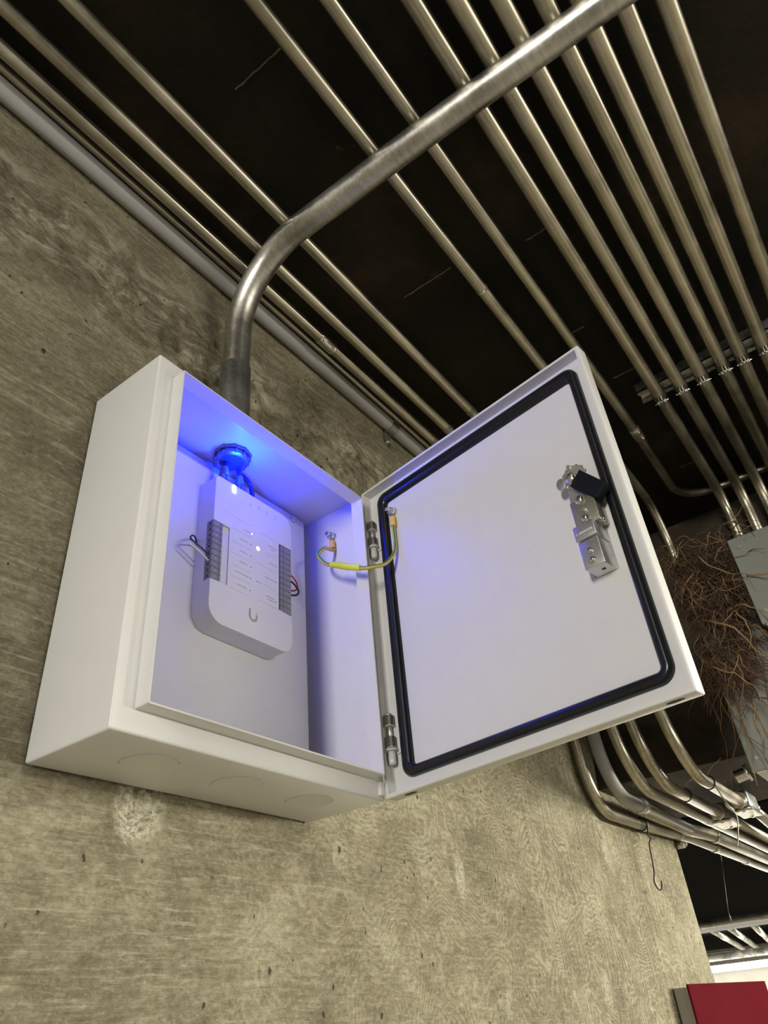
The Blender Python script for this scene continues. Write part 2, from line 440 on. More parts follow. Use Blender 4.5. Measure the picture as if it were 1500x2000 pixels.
def thing(name, label, cat, loc, group=None):
    o = bpy.data.objects.new(name, None)
    COL.objects.link(o); o.location = loc; o.empty_display_size = 0.02
    o['label'] = label; o['category'] = cat
    if group: o['group'] = group
    return o
def tag(o, label, cat, group=None):
    o['label'] = label; o['category'] = cat
    if group: o['group'] = group
    return o
def struct(o):
    o['kind'] = 'structure'
    return o
def rrect(a0, a1, b0, b1, r, n=6):
    """rounded rectangle, counter-clockwise; r may be 4 radii (bl, br, tr, tl)"""
    rs = r if hasattr(r, '__len__') else (r,) * 4
    out = []
    for (ca, cb, s, q) in ((a0, b0, PI, rs[0]), (a1, b0, 1.5*PI, rs[1]), (a1, b1, 0, rs[2]), (a0, b1, 0.5*PI, rs[3])):
        cx = ca + (q if ca == a0 else -q); cy = cb + (q if cb == b0 else -q)
        for i in range(n + 1):
            t = s + 0.5*PI*i/n
            out.append((cx + q*math.cos(t), cy + q*math.sin(t)))
    return out
def fillet(pts, R, n=9):
    pts = [Vector(p) for p in pts]
    out = [pts[0]]
    for i in range(1, len(pts) - 1):
        p = pts[i]; a = (pts[i-1] - p); b = (pts[i+1] - p)
        la, lb = a.length, b.length
        a.normalize(); b.normalize()
        rr = R[i-1] if hasattr(R, '__len__') else R
        ang = a.angle(b)
        t = min(rr / math.tan(ang/2), la*0.49, lb*0.49)
        s, e = p + a*t, p + b*t
        rr = t * math.tan(ang/2)
        c = p + (a + b).normalized() * (rr / math.sin(ang/2))
        v0, v1 = s - c, e - c
        tot = v0.angle(v1); ax = v0.cross(v1).normalized()
        for k in range(n + 1):
            out.append(c + Matrix.Rotation(tot*k/n, 3, ax) @ v0)
    out.append(pts[-1])
    return out
def spline(pts, sub=8):
    pts = [Vector(p) for p in pts]
    out = []
    for i in range(len(pts) - 1):
        p0 = pts[max(i-1, 0)]; p1 = pts[i]; p2 = pts[i+1]; p3 = pts[min(i+2, len(pts)-1)]
        for k in range(sub):
            t = k / sub
            out.append(0.5*((2*p1) + (p2-p0)*t + (2*p0-5*p1+4*p2-p3)*t*t + (3*p1-p0-3*p2+p3)*t**3))
    out.append(pts[-1])
    return out

# ------------------------------------------------------------------ the setting
CZ = 0.795            # soffit height
WX = 1.767            # free end of the wall
# back wall: relief grid where the photograph sees it, plain slab around it
def wall():
    x0, x1, z0, z1 = -0.75, WX, -0.55, 0.80
    st = 0.0042
    nx = int((x1-x0)/st) + 1; nz = int((z1-z0)/st) + 1
    xs = np.linspace(x0, x1, nx); zs = np.linspace(z0, z1, nz)
    verts = []
    for z in zs:
        for x in xs:
            # crumbly honeycombed band under the soffit, a knocked-out patch below the box, otherwise gentle
            band = math.exp(-((z - 0.595 + 0.03*math.sin(x*4))/0.085)**2) * min(1, max(0.45, (x + 0.25)/0.5)) * min(1, max(0.15, (1.25 - x)/0.5))
            kn = math.exp(-(((x - 0.118)/0.021)**2 + ((z + 0.015)/0.027)**2)**2)
            h = 0.0011*mnoise.noise((x*7, z*9, 1.0)) + 0.0004*mnoise.noise((x*16, z*90, 2.0))
            if band > 0.02:
                h += band*(0.0065*mnoise.noise((x*22, z*30, 3.0)) + 0.0075*mnoise.noise((x*55, z*70, 5.0)))
            if kn > 0.01:
                h += kn*(-0.004 + 0.012*mnoise.noise((x*120, z*120, 8.0)))
            for (kx, kz) in ((0.395, 0.012-0.04), (0.66, -0.035), (0.96, -0.02), (1.25, 0.06), (1.06, -0.04), (1.10, -0.17)):
                q = ((x-kx)/0.013)**2 + ((z-kz)/0.020)**2
                if q < 6:
                    h += 0.0022*math.exp(-(q-1.0)**2*1.5) - 0.0016*math.exp(-q*2)
            # butt joint of two form panels
            jx = 0.905 + 0.004*mnoise.noise((z*6, 0, 4))
            h += 0.0030*math.exp(-((x - jx)/0.005)**2)
            edge = min(1, (x1 - x)/0.02)
            verts.append((x, -max(-0.006, h)*edge + (1-edge)*0.004, z))
    faces = []
    for j in range(nz-1):
        for i in range(nx-1):
            a = j*nx + i
            faces.append((a, a+1, a+nx+1, a+nx))
    # returns: end face, and thickness behind
    base = len(verts)
    for z in zs:
        verts.append((x1 + 0.002*mnoise.noise((z*25, 3, 3)), 0.22, z))
    for j in range(nz-1):
        a = j*nx + nx-1
        faces.append((a, base+j, base+j+1, a+nx))
    me = bpy.data.meshes.new('wall_back')
    me.from_pydata(verts, [], faces); me.update()
    for p in me.polygons: p.use_smooth = True
    me.set_sharp_from_angle(angle=math.radians(55))
    me.materials.append(M['wall'])
    o = bpy.data.objects.new('wall_back', me); COL.objects.link(o)
    struct(o)
    o['label'] = 'olive grey board-formed concrete wall with plywood grain'
wall()
b = MB(); b.box(-6, -0.75, 0.0, 0.22, -1.5, CZ); b.box(-0.75, WX, 0.02, 0.22, -1.5, -0.55); b.box(-0.75, WX, 0.0, 0.02, -1.5, -0.55)
struct(b.build('wall_back_lower', 'wall'))
b = MB(); b.box(-6, 9.3, -6, 5.2, CZ, CZ + 0.15); ceil = struct(b.build('ceiling', 'ceiling'))
M['joint'] = simple('grey_form_joint', (0.11, 0.09, 0.06), 0.8, var=0.4, scale=60)
for (jx, ya, yb) in ((0.385, -0.29, -0.20), (0.420, -0.456, -0.41), (0.644, -0.41, -0.38), (0.804, -0.45, -0.40), (1.181, -0.45, -0.41), (-0.02, -0.30, -0.22)):
    b = MB()
    k_ = 9
    for i in range(k_):
        y0 = ya + (yb-ya)*i/k_
        b.box(jx + 0.0004*math.sin(i*2.1), jx + 0.0004*math.sin(i*2.1) + 0.0016, y0, y0 + (yb-ya)/k_*1.05, CZ-0.0012-0.0006*(i % 2), CZ+0.0005)
    b.build('form_joint', 'joint', ceil)
b = MB(); b.box(-6, 9.3, -6, 5.2, -1.6, -1.5); struct(b.build('floor', 'floor'))
b = MB(); b.box(9.0, 9.3, -6, 5.2, -1.5, CZ); struct(b.build('wall_far', 'farwall'))
b = MB(); b.box(WX, 9.0, 5.0, 5.2, -1.5, CZ); struct(b.build('wall_side', 'farwall'))
# deep beam across the soffit: face leans a little
def beam():
    b = MB()
    prof = [(1.295, 0.19), (1.752, 0.19), (1.752, CZ), (1.415, CZ)]
    ys = np.linspace(-5, -0.001, 90)
    rows = []
    for y in ys:
        row = []
        for k, (x, z) in enumerate(prof):
            e = 0.006*mnoise.noise((y*9, k*3.1, 0.4)) if k != 2 else 0
            row.append(b.bm.verts.new((x + e, y, z + 0.004*mnoise.noise((y*12, k*5.7, 2.2))*(k < 2))))
        rows.append(row)
    for A, B in zip(rows[:-1], rows[1:]):
        for k in range(4):
            b.bm.faces.new((A[k], A[(k+1) % 4], B[(k+1) % 4], B[k]))
    b.bm.faces.new(rows[0]); b.bm.faces.new(rows[-1][::-1])
    struct(b.build('beam', 'beam'))
beam()
for xa, xb, zb in ((5.0, 5.5, 0.175), (8.55, 8.95, 0.215)):  # the farther beam is added to darken the top of the end wall
    b = MB(); b.box(xa, xb, -5, 5, zb, CZ, 0.01); struct(b.build('beam', 'dark'))

# ------------------------------------------------------------------ the enclosure
W, H, D, LM, LP = 0.3426, 0.400, 0.1087, 0.0197, 0.0158
T = 0.0016
enc = thing('metal_enclosure', 'white powder-coated steel enclosure box with its door hanging open on the concrete wall', 'enclosure', (W/2, 0, 0))
def shell():
    b = MB(); bm = b.bm
    def V(*p): return bm.verts.new(p)
    yB, yF = -0.0015, -D
    ob = [V(0,yB,0), V(W,yB,0), V(W,yB,H), V(0,yB,H)]
    of = [V(0,yF,0), V(W,yF,0), V(W,yF,H), V(0,yF,H)]
    g = LM + T*0.5
    hf = [V(g,yF,g), V(W-g,yF,g), V(W-g,yF,H-g), V(g,yF,H-g)]
    hb = [V(g,yF+T,g), V(W-g,yF+T,g), V(W-g,yF+T,H-g), V(g,yF+T,H-g)]
    jf = [V(T,yF+T,T), V(W-T,yF+T,T), V(W-T,yF+T,H-T), V(T,yF+T,H-T)]
    jb = [V(T,yB-T,T), V(W-T,yB-T,T), V(W-T,yB-T,H-T), V(T,yB-T,H-T)]
    bm.faces.new(ob)
    outer = set()
    for i in range(4):
        j = (i+1) % 4
        for A, B in ((ob, of), (of, hf), (hf, hb), (hb, jf), (jf, jb)):
            bm.faces.new((A[i], A[j], B[j], B[i]))
    bm.faces.new(jb)
    bm.edges.ensure_lookup_table()
    oset = set(ob + of)
    es = [e for e in bm.edges if e.verts[0] in oset and e.verts[1] in oset]
    bmesh.ops.recalc_face_normals(bm, faces=bm.faces)
    bmesh.ops.bevel(bm, geom=es, offset=0.0022, segments=3, profile=0.5, affect='EDGES')
    return b.build('box_shell', 'white', enc, smooth=True)
shell()
fxz = lambda a, b_, d: (a, d, b_)
b = MB()
b.ring_prism(rrect(LM, W-LM, LM, H-LM, 0.0016, 3), rrect(LM+T, W-LM-T, LM+T, H-LM-T, 0.0008, 3), fxz, -D+T+0.0004, -D-LP)
b.build('opening_lip', 'white', enc, smooth=True)
# small folded corner tab beside the hinge side
b = MB(); b.box(W-0.0125, W-0.004, -D-0.0042, -D+0.0004, 0.004, 0.0175, 0.0005); b.build('corner_tab', 'white', enc)
# knockouts in the underside
for cx in (0.0735, 0.1735, 0.2735):
    b = MB()
    n = 40
    b.prism([(cx + 0.0238*math.cos(2*PI*i/n), -0.0625 + 0.0238*math.sin(2*PI*i/n)) for i in range(n)], lambda a, c, d: (a, c, d), 0.0006, -0.0009, 0.0007)
    ko = b.build('knockout', 'white', enc, smooth=True)
    b = MB()
    b.tube([(cx + 0.0243*math.cos(2*PI*i/48), -0.0625 + 0.0243*math.sin(2*PI*i/48), 0.0001) for i in range(48)], 0.0006, 6, closed=True)
    for s in (-1, 1):
        v = Vector((math.cos(-0.64), math.sin(-0.64), 0))*s*0.0246
        b.box(-0.0004, 0.0004, -0.0035, 0.0035, -0.0008, 0.0006, 0, mtx=Matrix.Translation((cx+v.x, -0.0625+v.y, 0)) @ Matrix.Rotation(-0.64, 4, 'Z'))
    b.build('cut_line', 'plastic', ko)
# mounting plate
PY = -0.020
b = MB(); b.prism(rrect(0.017, 0.3250, 0.013, 0.3915, 0.002, 3), fxz, -0.0172, PY, 0.0005)
plate = b.build('mounting_plate', 'plate', enc)
for (sx, sz) in ((0.3015, 0.3845), (0.040, 0.3845), (0.3015, 0.022), (0.040, 0.022)):
    b = MB(); b.cyl((sx, -0.004, sz), (sx, PY+0.001, sz), 0.005, 16)
    b.cyl((sx, PY, sz), (sx, PY-0.0012, sz), 0.0052, 20); b.cyl((sx, PY-0.001, sz), (sx, PY-0.0045, sz), 0.0040, 6)
    b.build('plate_nut', 'chrome', plate)

# door, hung on the right side and swung 81 degrees open
PH = 1.7245
U = Vector((math.cos(PH), -math.sin(PH), 0)); N = Vector((math.sin(PH), math.cos(PH), 0))
HX = Vector((0.3365, -0.1129, 0))
DW, DT = 0.3478, 0.0168
def dr(u, z, d):
    p = HX + U*u + N*d
    return (p.x, p.y, z)
b = MB(); bm = b.bm
RT, FL = 0.0044, 0.0135
def door_panel():
    def loop(i, d): return [bm.verts.new(dr(*p, d)) for p in ((i, i), (DW-i, i), (DW-i, H-i), (i, H-i))]
    bk = loop(0, DT); fo = loop(0, 0.0); fi = loop(RT, 0.0); tr = loop(RT, FL)
    bm.faces.new(bk)
    for i in range(4):
        j = (i+1) % 4
        for A, B in ((bk, fo), (fo, fi), (fi, tr)):
            bm.faces.new((A[i], A[j], B[j], B[i]))
    bm.faces.new(tr)
    oset = set(bk + fo)
    es = [e for e in bm.edges if e.verts[0] in oset and e.verts[1] in oset]
    bmesh.ops.recalc_face_normals(bm, faces=bm.faces)
    bmesh.ops.bevel(bm, geom=es, offset=0.0016, segments=3, profile=0.5, affect='EDGES')
    fe = [e for e in bm.edges if all(abs((v.co - Vector(HX)).dot(N)) < 1e-5 for v in e.verts) and all(RT*0.9 < v.co.z < H-RT*0.9 for v in e.verts)]
door_panel()
door = b.build('door', 'white', enc, smooth=True)
fd = lambda a, c, d: dr(a, c, d)
# gasket: rounded bead with a raised middle
b = MB()
no = 8
GO = rrect(0.019, 0.333, 0.017, 0.388, (0.014, 0.016, 0.014, 0.016), no)
GI = rrect(0.0345, 0.3215, 0.0285, 0.3705, 0.0045, no)
def lerp(a, c, t): return [(p[0]*(1-t) + q[0]*t, p[1]*(1-t) + q[1]*t) for p, q in zip(a, c)]
rings = []
for t, d in ((0, FL), (0.04, FL-0.004), (0.20, FL-0.0068), (0.40, FL-0.0074), (0.60, FL-0.0074), (0.80, FL-0.0066), (0.96, FL-0.004), (1, FL)):
    rings.append([b.bm.verts.new(dr(*p, d)) for p in lerp(GO, GI, t)])
k = len(GO)
for A, B in zip(rings[:-1], rings[1:]):
    for i in range(k):
        f = b.bm.faces.new((A[i], A[(i+1) % k], B[(i+1) % k], B[i])); f.smooth = True
b.build('gasket', 'gasket', door)
# drain holes in the under edge
for uu in (0.326, 0.030):
    b = MB()
    b.prism([(uu + 0.0085*math.cos(2*PI*i/20), 0.0072 + 0.0030*math.sin(2*PI*i/20)) for i in range(20)], lambda a, c, d: dr(a, d, c), 0.001, -0.0002)
    b.build('drain_hole', 'term_dark', door)

# hinges between lip and door
for zc in (0.3305, 0.0700):
        # a leaf lying on the door floor
    h = MB()
    h.prism(rrect(0.0060, 0.0180, zc-0.024, zc+0.022, 0.0015, 3), fd, FL, FL-0.0022, 0.0004)
    hg = h.build('hinge', 'white', enc)
    for z0, z1 in ((zc+0.0065, zc+0.0175), (zc-0.0175, zc-0.0060)):
        b = MB()
        b.prism([(-0.006, FL-0.0125), (0.0125, FL-0.0125), (0.0145, FL-0.0105), (0.0145, FL-0.0045), (0.0125, FL-0.0025), (0.0065, FL-0.0025), (0.0045, FL-0.0045), (0.0045, FL-0.0105), (-0.006, FL-0.0105)], lambda a, c, d: dr(a, d, c), z0, z1)
        b.build('knuckle', 'hinge', hg)
        b = MB()
        b.prism(rrect(0.0040, 0.0152, FL-0.0130, FL-0.0020, 0.002, 4), lambda a, c, d: dr(a, d, c), z0-0.0009, z0-0.0001)
        b.build('washer', 'box_pale', hg)
    b = MB(); b.cyl(dr(0.0095, zc-0.019, FL-0.0075), dr(0.0095, zc+0.020, FL-0.0075), 0.0026, 16)
    b.tube([dr(0.0095, zc+0.0178, FL-0.0075), dr(0.0095, zc+0.0200, FL-0.0075), dr(0.0095, zc+0.0212, FL-0.0075)], [0.0042, 0.0038, 0.0015], 16)
    b.build('pin', 'satin', hg)
    b = MB(); b.cyl(dr(0.0095, zc-0.0215, FL-0.0075), dr(0.0095, zc-0.0195, FL-0.0075), 0.0074, 20)
    b.build('flange', 'sleeve', hg)
    b = MB(); b.tube([dr(0.0095, zc-0.021, FL-0.0075), dr(0.0095, zc-0.033, FL-0.0075), dr(0.0095, zc-0.0352, FL-0.0075), dr(0.0095, zc-0.036, FL-0.0075)], [0.0042, 0.0042, 0.0036, 0.0018], 18)
    b.build('end_sleeve', 'sleeve', hg)

# lock mechanism on the door
lock = MB()
lock.prism(rrect(0.2868, 0.3122, 0.1345, 0.2135, 0.001, 2), fd, FL+0.0003, FL-0.0016)
lock = lock.build('lock_mechanism', 'satin', enc)
b = MB(); b.prism(rrect(0.2895, 0.3105, 0.1345, 0.1640, 0.0012, 3), fd, FL-0.001, -0.0095, 0.0006)
b.build('lower_housing', 'satin', lock, smooth=True)
b = MB(); b.prism(rrect(0.2888, 0.3112, 0.1650, 0.1812, 0.0010, 3), fd, FL-0.001, -0.0112, 0.0006)
cap = b.build('name_cap', 'satin', lock, smooth=True)
b = MB(); b.prism(rrect(0.2905, 0.3165, 0.1815, 0.2125, 0.0010, 3), fd, FL-0.001, -0.0055, 0.0004)
b.build('side_plate', 'olive_steel', lock, smooth=True)
b = MB(); b.prism([(0.2885, 0.210), (0.309, 0.212), (0.312, 0.232), (0.290, 0.231)], fd, FL-0.001, 0.000, 0.0004)
b.build('upper_bracket', 'satin', lock)
for (uu, zz, dd, rr) in ((0.3018, 0.2105, -0.0060, 0.0046), (0.3023, 0.1888, -0.0060, 0.0040), (0.2994, 0.1515, -0.0095, 0.0030), (0.2992, 0.1418, -0.0095, 0.0030)):
    b = MB()
    b.tube([dr(uu, zz, dd+0.001), dr(uu, zz, dd-0.0012), dr(uu, zz, dd-0.0022), dr(uu, zz, dd-0.0026)], [rr, rr*0.97, rr*0.72, rr*0.35], 20)
    b.cyl(dr(uu, zz, dd+0.001), dr(uu, zz, dd-0.0003), rr*1.32, 20)
    s_ = b.build('screw', 'chrome', lock, smooth=True)
    b = MB()
    for ang in (0.4, 0.4 + PI/2):
        c_, s2 = math.cos(ang), math.sin(ang)
        q = [(-.55, -.12), (.55, -.12), (.55, .12), (-.55, .12)]
        b.prism([(uu + rr*(x*c_ - y*s2), zz + rr*(x*s2 + y*c_)) for x, y in q], fd, dd-0.0024, dd-0.00275)
    # the recess sits on the head of its screw
    rc = b.build('cross_recess', 'hinge', lock)
b = MB(); b.cyl(dr(0.3032, 0.1990, -0.005), dr(0.3032, 0.1990, -0.0088), 0.0034, 6); b.cyl(dr(0.3032, 0.1990, -0.0088), dr(0.3032, 0.1990, -0.0092), 0.0018, 14)
b.build('nut', 'chrome', lock)
b = MB(); b.cyl(dr(0.3165, 0.1815, 0.002), dr(0.3165, 0.1815, -0.004), 0.0022, 12); b.build('rivet', 'chrome', lock)
b = MB(); b.prism([(0.301, 0.0), (0.3045, 0.0), (0.3045, 0.003), (0.301, 0.003)], lambda a, c, d: dr(a, d, c), 0.1350, 0.1340); b.build('key_slot', 'term_dark', lock)
# scalloped rosette and cam
b = MB()
ros = []
for i in range(72):
    t = 2*PI*i/72
    r_ = 0.0135 + 0.0009*math.sin(13*t)
    ros.append((0.3010 + r_*math.cos(t), 0.2425 + r_*math.sin(t)*1.02))
b.prism(ros, fd, 0.0005, -0.0012, 0.0003); b.build('rosette', 'satin', lock, smooth=True)
b = MB()
b.prism([(0.2862 + 0.0052*math.cos(2*PI*i/24), 0.2405 + 0.0072*math.sin(2*PI*i/24)) for i in range(24)], fd, -0.002, -0.0034, 0.0003)
b.prism([(0.2862, 0.2385), (0.2990, 0.2385), (0.2990, 0.2430), (0.2862, 0.2430)], fd, -0.0021, -0.0032)
b.build('thumb_tab', 'satin', lock, smooth=True)
b = MB()
b.tube([dr(0.2978, 0.2415, 0.0), dr(0.2978, 0.2415, -0.0048), dr(0.2978, 0.2415, -0.0060), dr(0.2978, 0.2415, -0.0065)], [0.0058, 0.0056, 0.0040, 0.0015], 20)
b.cyl(dr(0.2978, 0.2415, -0.001), dr(0.2978, 0.2415, -0.0025), 0.0080, 22)
b.build('cam_screw', 'chrome', lock, smooth=True)
b = MB(); b.tube([dr(0.2990, 0.2555, -0.001), dr(0.2990, 0.2555, -0.004)], 0.0022, 12); b.build('rivet', 'chrome', lock)
b = MB(); b.prism([(0.2975, 0.2290), (0.3205, 0.2015), (0.3335, 0.2125), (0.3118, 0.2415)], fd, 0.0015, -0.0088, 0.0006)
b.build('cam', 'blackplastic', lock)
# printed name on the cap: worn pale strokes
b = MB()
for i in range(11):
    u0 = 0.2912 + i*0.00165
    zc_ = 0.1722 + (0.0002 if i % 2 else -0.0001)
    if i == 1: continue
    b.prism([(u0, zc_-0.0011), (u0+0.0009, zc_-0.0011), (u0+0.0011, zc_+0.0011), (u0+0.0002, zc_+0.0011)], fd, -0.0110, -0.0115)
b.build('worn_lettering', 'plastic', cap)['kind'] = 'stuff'

# earthing studs
def stud(p, ax, parent):
    p = Vector(p); ax = Vector(ax)
    b = MB()
    b.cyl(p, p + ax*0.0030, 0.0062, 20)
    b.cyl(p + ax*0.003, p + ax*0.0085, 0.0054, 6)
    b.cyl(p, p + ax*0.0150, 0.0030, 14)
    b.tube([p + ax*0.0085, p + ax*0.0105, p + ax*0.0118], [0.0042, 0.0042, 0.0028], 14)
    return b.build('earth_stud', 'chrome', parent, smooth=True)
S1 = Vector((W-T, -0.0590, 0.3560))
stud(S1, (-1, 0, 0), enc)
S2 = Vector(dr(0.0450, 0.3490, FL))
stud(S2, -N, enc)

# ------------------------------------------------------------------ earth wire
ew = thing('earth_wire', 'yellow and green earth wire with a bright yellow splice linking the box to its door', 'wire', (0.310, -0.10, 0.27))
p1 = S1 + Vector((-0.005, -0.001, -0.012)); 
p2 = S2 - N*0.0055 + Vector((0, 0, -0.013))
wire_pts = [p1, p1 + Vector((-0.001, -0.002, -0.012)), Vector((0.312, -0.066, 0.322)), Vector((0.302, -0.063, 0.308)), Vector((0.304, -0.074, 0.291)),
            Vector((0.302, -0.092, 0.281)), Vector((0.300, -0.128, 0.2600)), Vector((0.306, -0.143, 0.2580)), Vector((0.319, -0.153, 0.2640)),
            p2 + Vector((-0.0045, 0.001, -0.054)), p2 + Vector((0, 0, -0.038)), p2 + Vector((0, 0, -0.012)), p2]
path = spline(wire_pts, 8)
b = MB(); b.tube(path, 0.0024, 10); b.build('yellow_sheath', 'yellow', ew)
b = MB(); b.tube([p + Vector((-0.0010, -0.0008, 0.0006)) for p in path[4:-4]], 0.00135, 8); b.build('green_stripe', 'green', ew)
b = MB(); b.tube([Vector((0.3025, -0.084, 0.2852)), Vector((0.3015, -0.099, 0.2765)), Vector((0.3010, -0.101, 0.2755)), Vector((0.3005, -0.112, 0.2690)), Vector((0.3000, -0.1135, 0.2682)), Vector((0.2998, -0.129, 0.2598))],
                 [0.0039, 0.0040, 0.0046, 0.0046, 0.0039, 0.0039], 16)
b.build('splice_sleeve', 'splice', ew, smooth=True)
for s0, s1 in ((S1 + Vector((-0.004, 0, -0.004)), p1 + Vector((-0.001, -0.001, -0.009))), (S2 - N*0.005 + Vector((0, 0, -0.004)), p2 + Vector((0, 0, -0.010)))):
    dirn = (s1 - s0)
    b = MB(); b.cyl(s0, s0 + dirn*0.45, 0.0030, 12); b.build('ring_lug', 'chrome', ew)
    b = MB(); b.tube([s0 + dirn*0.30, s0 + dirn*0.95, s1], [0.0038, 0.0038, 0.0034], 16); b.build('lug_sleeve', 'orange', ew, smooth=True)

# ------------------------------------------------------------------ door-access controller on the plate
hub = thing('access_controller', 'white rounded network controller with grey terminal rows on the back plate', 'controller', (0.203, PY, 0.163))
X0, X1, Z0, Z1, YM, YF = 0.1385, 0.2675, 0.1630, 0.3530, -0.0372, -0.0480
b = MB(); b.prism(rrect(X0, X1, Z0, Z1, (0.021, 0.017, 0.017, 0.006), 8), fxz, PY-0.0002, YM)
b.build('base_housing', 'plastic', hub, smooth=True)
LC0, LC1, LX = 0.2120, 0.2885, 0.1634
RC0, RC1, RX = 0.2130, 0.3060, 0.2440
full = rrect(X0, X1, Z0, Z1, (0.021, 0.017, 0.017, 0.006), 8)
n1_ = 9
poly = full[0:2*n1_] + [(X1, RC0), (RX, RC0), (RX, RC1), (X1, RC1)] + full[2*n1_:4*n1_] + [(X0, LC1), (LX, LC1), (LX, LC0), (X0, LC0)]
b = MB(); b.prism(poly, fxz, YM, YF, 0.0006)
b.build('front_cover', 'plastic', hub)
# sloped inner edge of the left recess
b = MB(); b.prism([(0.1538, YM), (LX+0.0002, YM), (LX+0.0002, YF+0.0012), (0.1538, YF+0.0042)], lambda a, c, d: (a, c, d), LC0, LC1)
b.build('recess_slope', 'plastic', hub)
def terminals(xa, xb, za, zb, n, left):
    b = MB(); b.box(xa+0.0005, xb-0.0005, YM+0.0002, YF+0.0022, za+0.0006, zb-0.0006)
    blk = b.build('terminal_block', 'term_dark', hub)
    pt_ = (zb - za)/n
    for i in range(n):
        z0 = za + pt_*i + 0.00032; z1 = za + pt_*(i+1) - 0.00032
        b = MB()
        prof = [(xa, YM), (xb, YM), (xb, YF+0.0012), (xb-0.0012, YF+0.0003), (xa+0.0012, YF+0.0003), (xa, YF+0.0012)]
        b.prism(prof, lambda a, c, d: (a, c, d), z0, z1)
        b.build('terminal', 'term', blk)
        b = MB()
        xm = (xa + xb)/2 + (-0.0016 if left else 0.0040)
        zc_ = (z0 + z1)/2
        b.box(xm-0.0012, xm+0.0012, YF+0.0001, YF+0.0004, zc_-0.00035, zc_+0.00035)
        if i % 2:
            b.box(xm-0.00035, xm+0.00035, YF+0.0001, YF+0.0004, zc_-0.0012, zc_+0.0012)
        b.build('polarity_mark', 'term_mark', blk)
        b = MB()
        sx = xa - 0.0001 if left else xb + 0.0001
        yy = YF + 0.0055
        b.prism([(yy-0.0018, zc_-0.0014), (yy+0.0018, zc_-0.0014), (yy+0.0018, zc_+0.0014), (yy-0.0018, zc_+0.0014)], lambda a, c, d: (d, a, c), sx, sx + (0.0004 if left else -0.0004))
        lx_ = xb-0.0042 if left else xa+0.0052
        b.box(lx_, lx_+0.0003, YF+0.0001, YF+0.0004, z0, z1)
        b.build('wire_port', 'term_dark', blk)
terminals(0.1387, 0.1536, LC0+0.0002, LC1-0.0002, 10, True)
terminals(0.2474, 0.2673, RC0+0.0002, RC1-0.0010, 12, False)
b = MB(); b.box(RX+0.0001, 0.2473, YM+0.0001, YM-0.0006, RC0, RC1); b.build('painted_slot_shade', 'term_dark', hub)  # dark strip paints in the shade of the slot beside the terminals
# printing on the cover
b = MB()
def ln(x0, x1, z, w=0.00028):
    b.box(x0, x1, YF-0.00012, YF+0.0001, z-w/2, z+w/2)
ln(0.1500, 0.1970, 0.3075); ln(0.2115, 0.2412, 0.3056)
for z in (0.2908, 0.2732, 0.2576, 0.2426, 0.2278, 0.2120):
    ln(0.1670, 0.1972, z)
ln(0.2232, 0.2396, 0.2820); ln(0.2080, 0.2396, 0.2610); ln(0.2165, 0.2398, 0.2364); ln(0.2090, 0.2405, 0.2130)
b.build('divider_lines', 'ink', hub)['kind'] = 'stuff'
b = MB()
def words(x0, x1, z, hgt=0.0013):
    x = x0; i = 0
    while x < x1 - 0.0004:
        w = (0.0007, 0.0010, 0.0006, 0.0009)[i % 4]
        b.box(x, min(x + w, x1), YF-0.00012, YF+0.0001, z-hgt/2*(0.7 if i % 3 else 1), z+hgt/2)
        x += w + 0.00035; i += 1
for x0, x1, z in ((0.1849, 0.1960, 0.2972), (0.1794, 0.1915, 0.2815), (0.1805, 0.1930, 0.2655), (0.1800, 0.1925, 0.2510), (0.1741, 0.1955, 0.2358), (0.1770, 0.1925, 0.2200),
                  (0.2263, 0.2370, 0.2940), (0.2305, 0.2370, 0.2905), (0.2275, 0.2370, 0.2700), (0.2215, 0.2375, 0.2480), (0.2235, 0.2375, 0.2235), (0.2255, 0.2375, 0.2200), (0.2110, 0.2150, 0.2362)):
    words(x0, x1, z)
b.build('printed_legend', 'ink', hub)['kind'] = 'stuff'
b = MB()
def disc(x, z, r, n=14):
    b.prism([(x + r*math.cos(2*PI*i/n), z + r*math.sin(2*PI*i/n)) for i in range(n)], fxz, YF+0.0001, YF-0.00015)
for x, z in ((0.1965, 0.2815), (0.1975, 0.2655), (0.1980, 0.2510), (0.1980, 0.2358), (0.1975, 0.2200), (0.2395, 0.2935), (0.2395, 0.2700), (0.2395, 0.2480), (0.2395, 0.2215), (0.2085, 0.2364)):
    disc(x, z, 0.0008)
for x in (0.2087, 0.2232, 0.2377):
    disc(x, 0.3428, 0.0007); 
b.build('indicator_dots', 'ink_dark', hub)['kind'] = 'stuff'
b = MB()
for x, z in ((0.1945, 0.3384), (0.2087, 0.3388), (0.2232, 0.3388), (0.2377, 0.3388)):
    o_ = [(x + 0.0014*math.cos(2*PI*i/16), z + 0.0014*math.sin(2*PI*i/16)) for i in range(16)]
    i_ = [(x + 0.0009*math.cos(2*PI*i/16), z + 0.0009*math.sin(2*PI*i/16)) for i in range(16)]
    b.ring_prism(o_, i_, fxz, YF+0.0001, YF-0.00015)
b.build('port_icons', 'ink', hub)['kind'] = 'stuff'
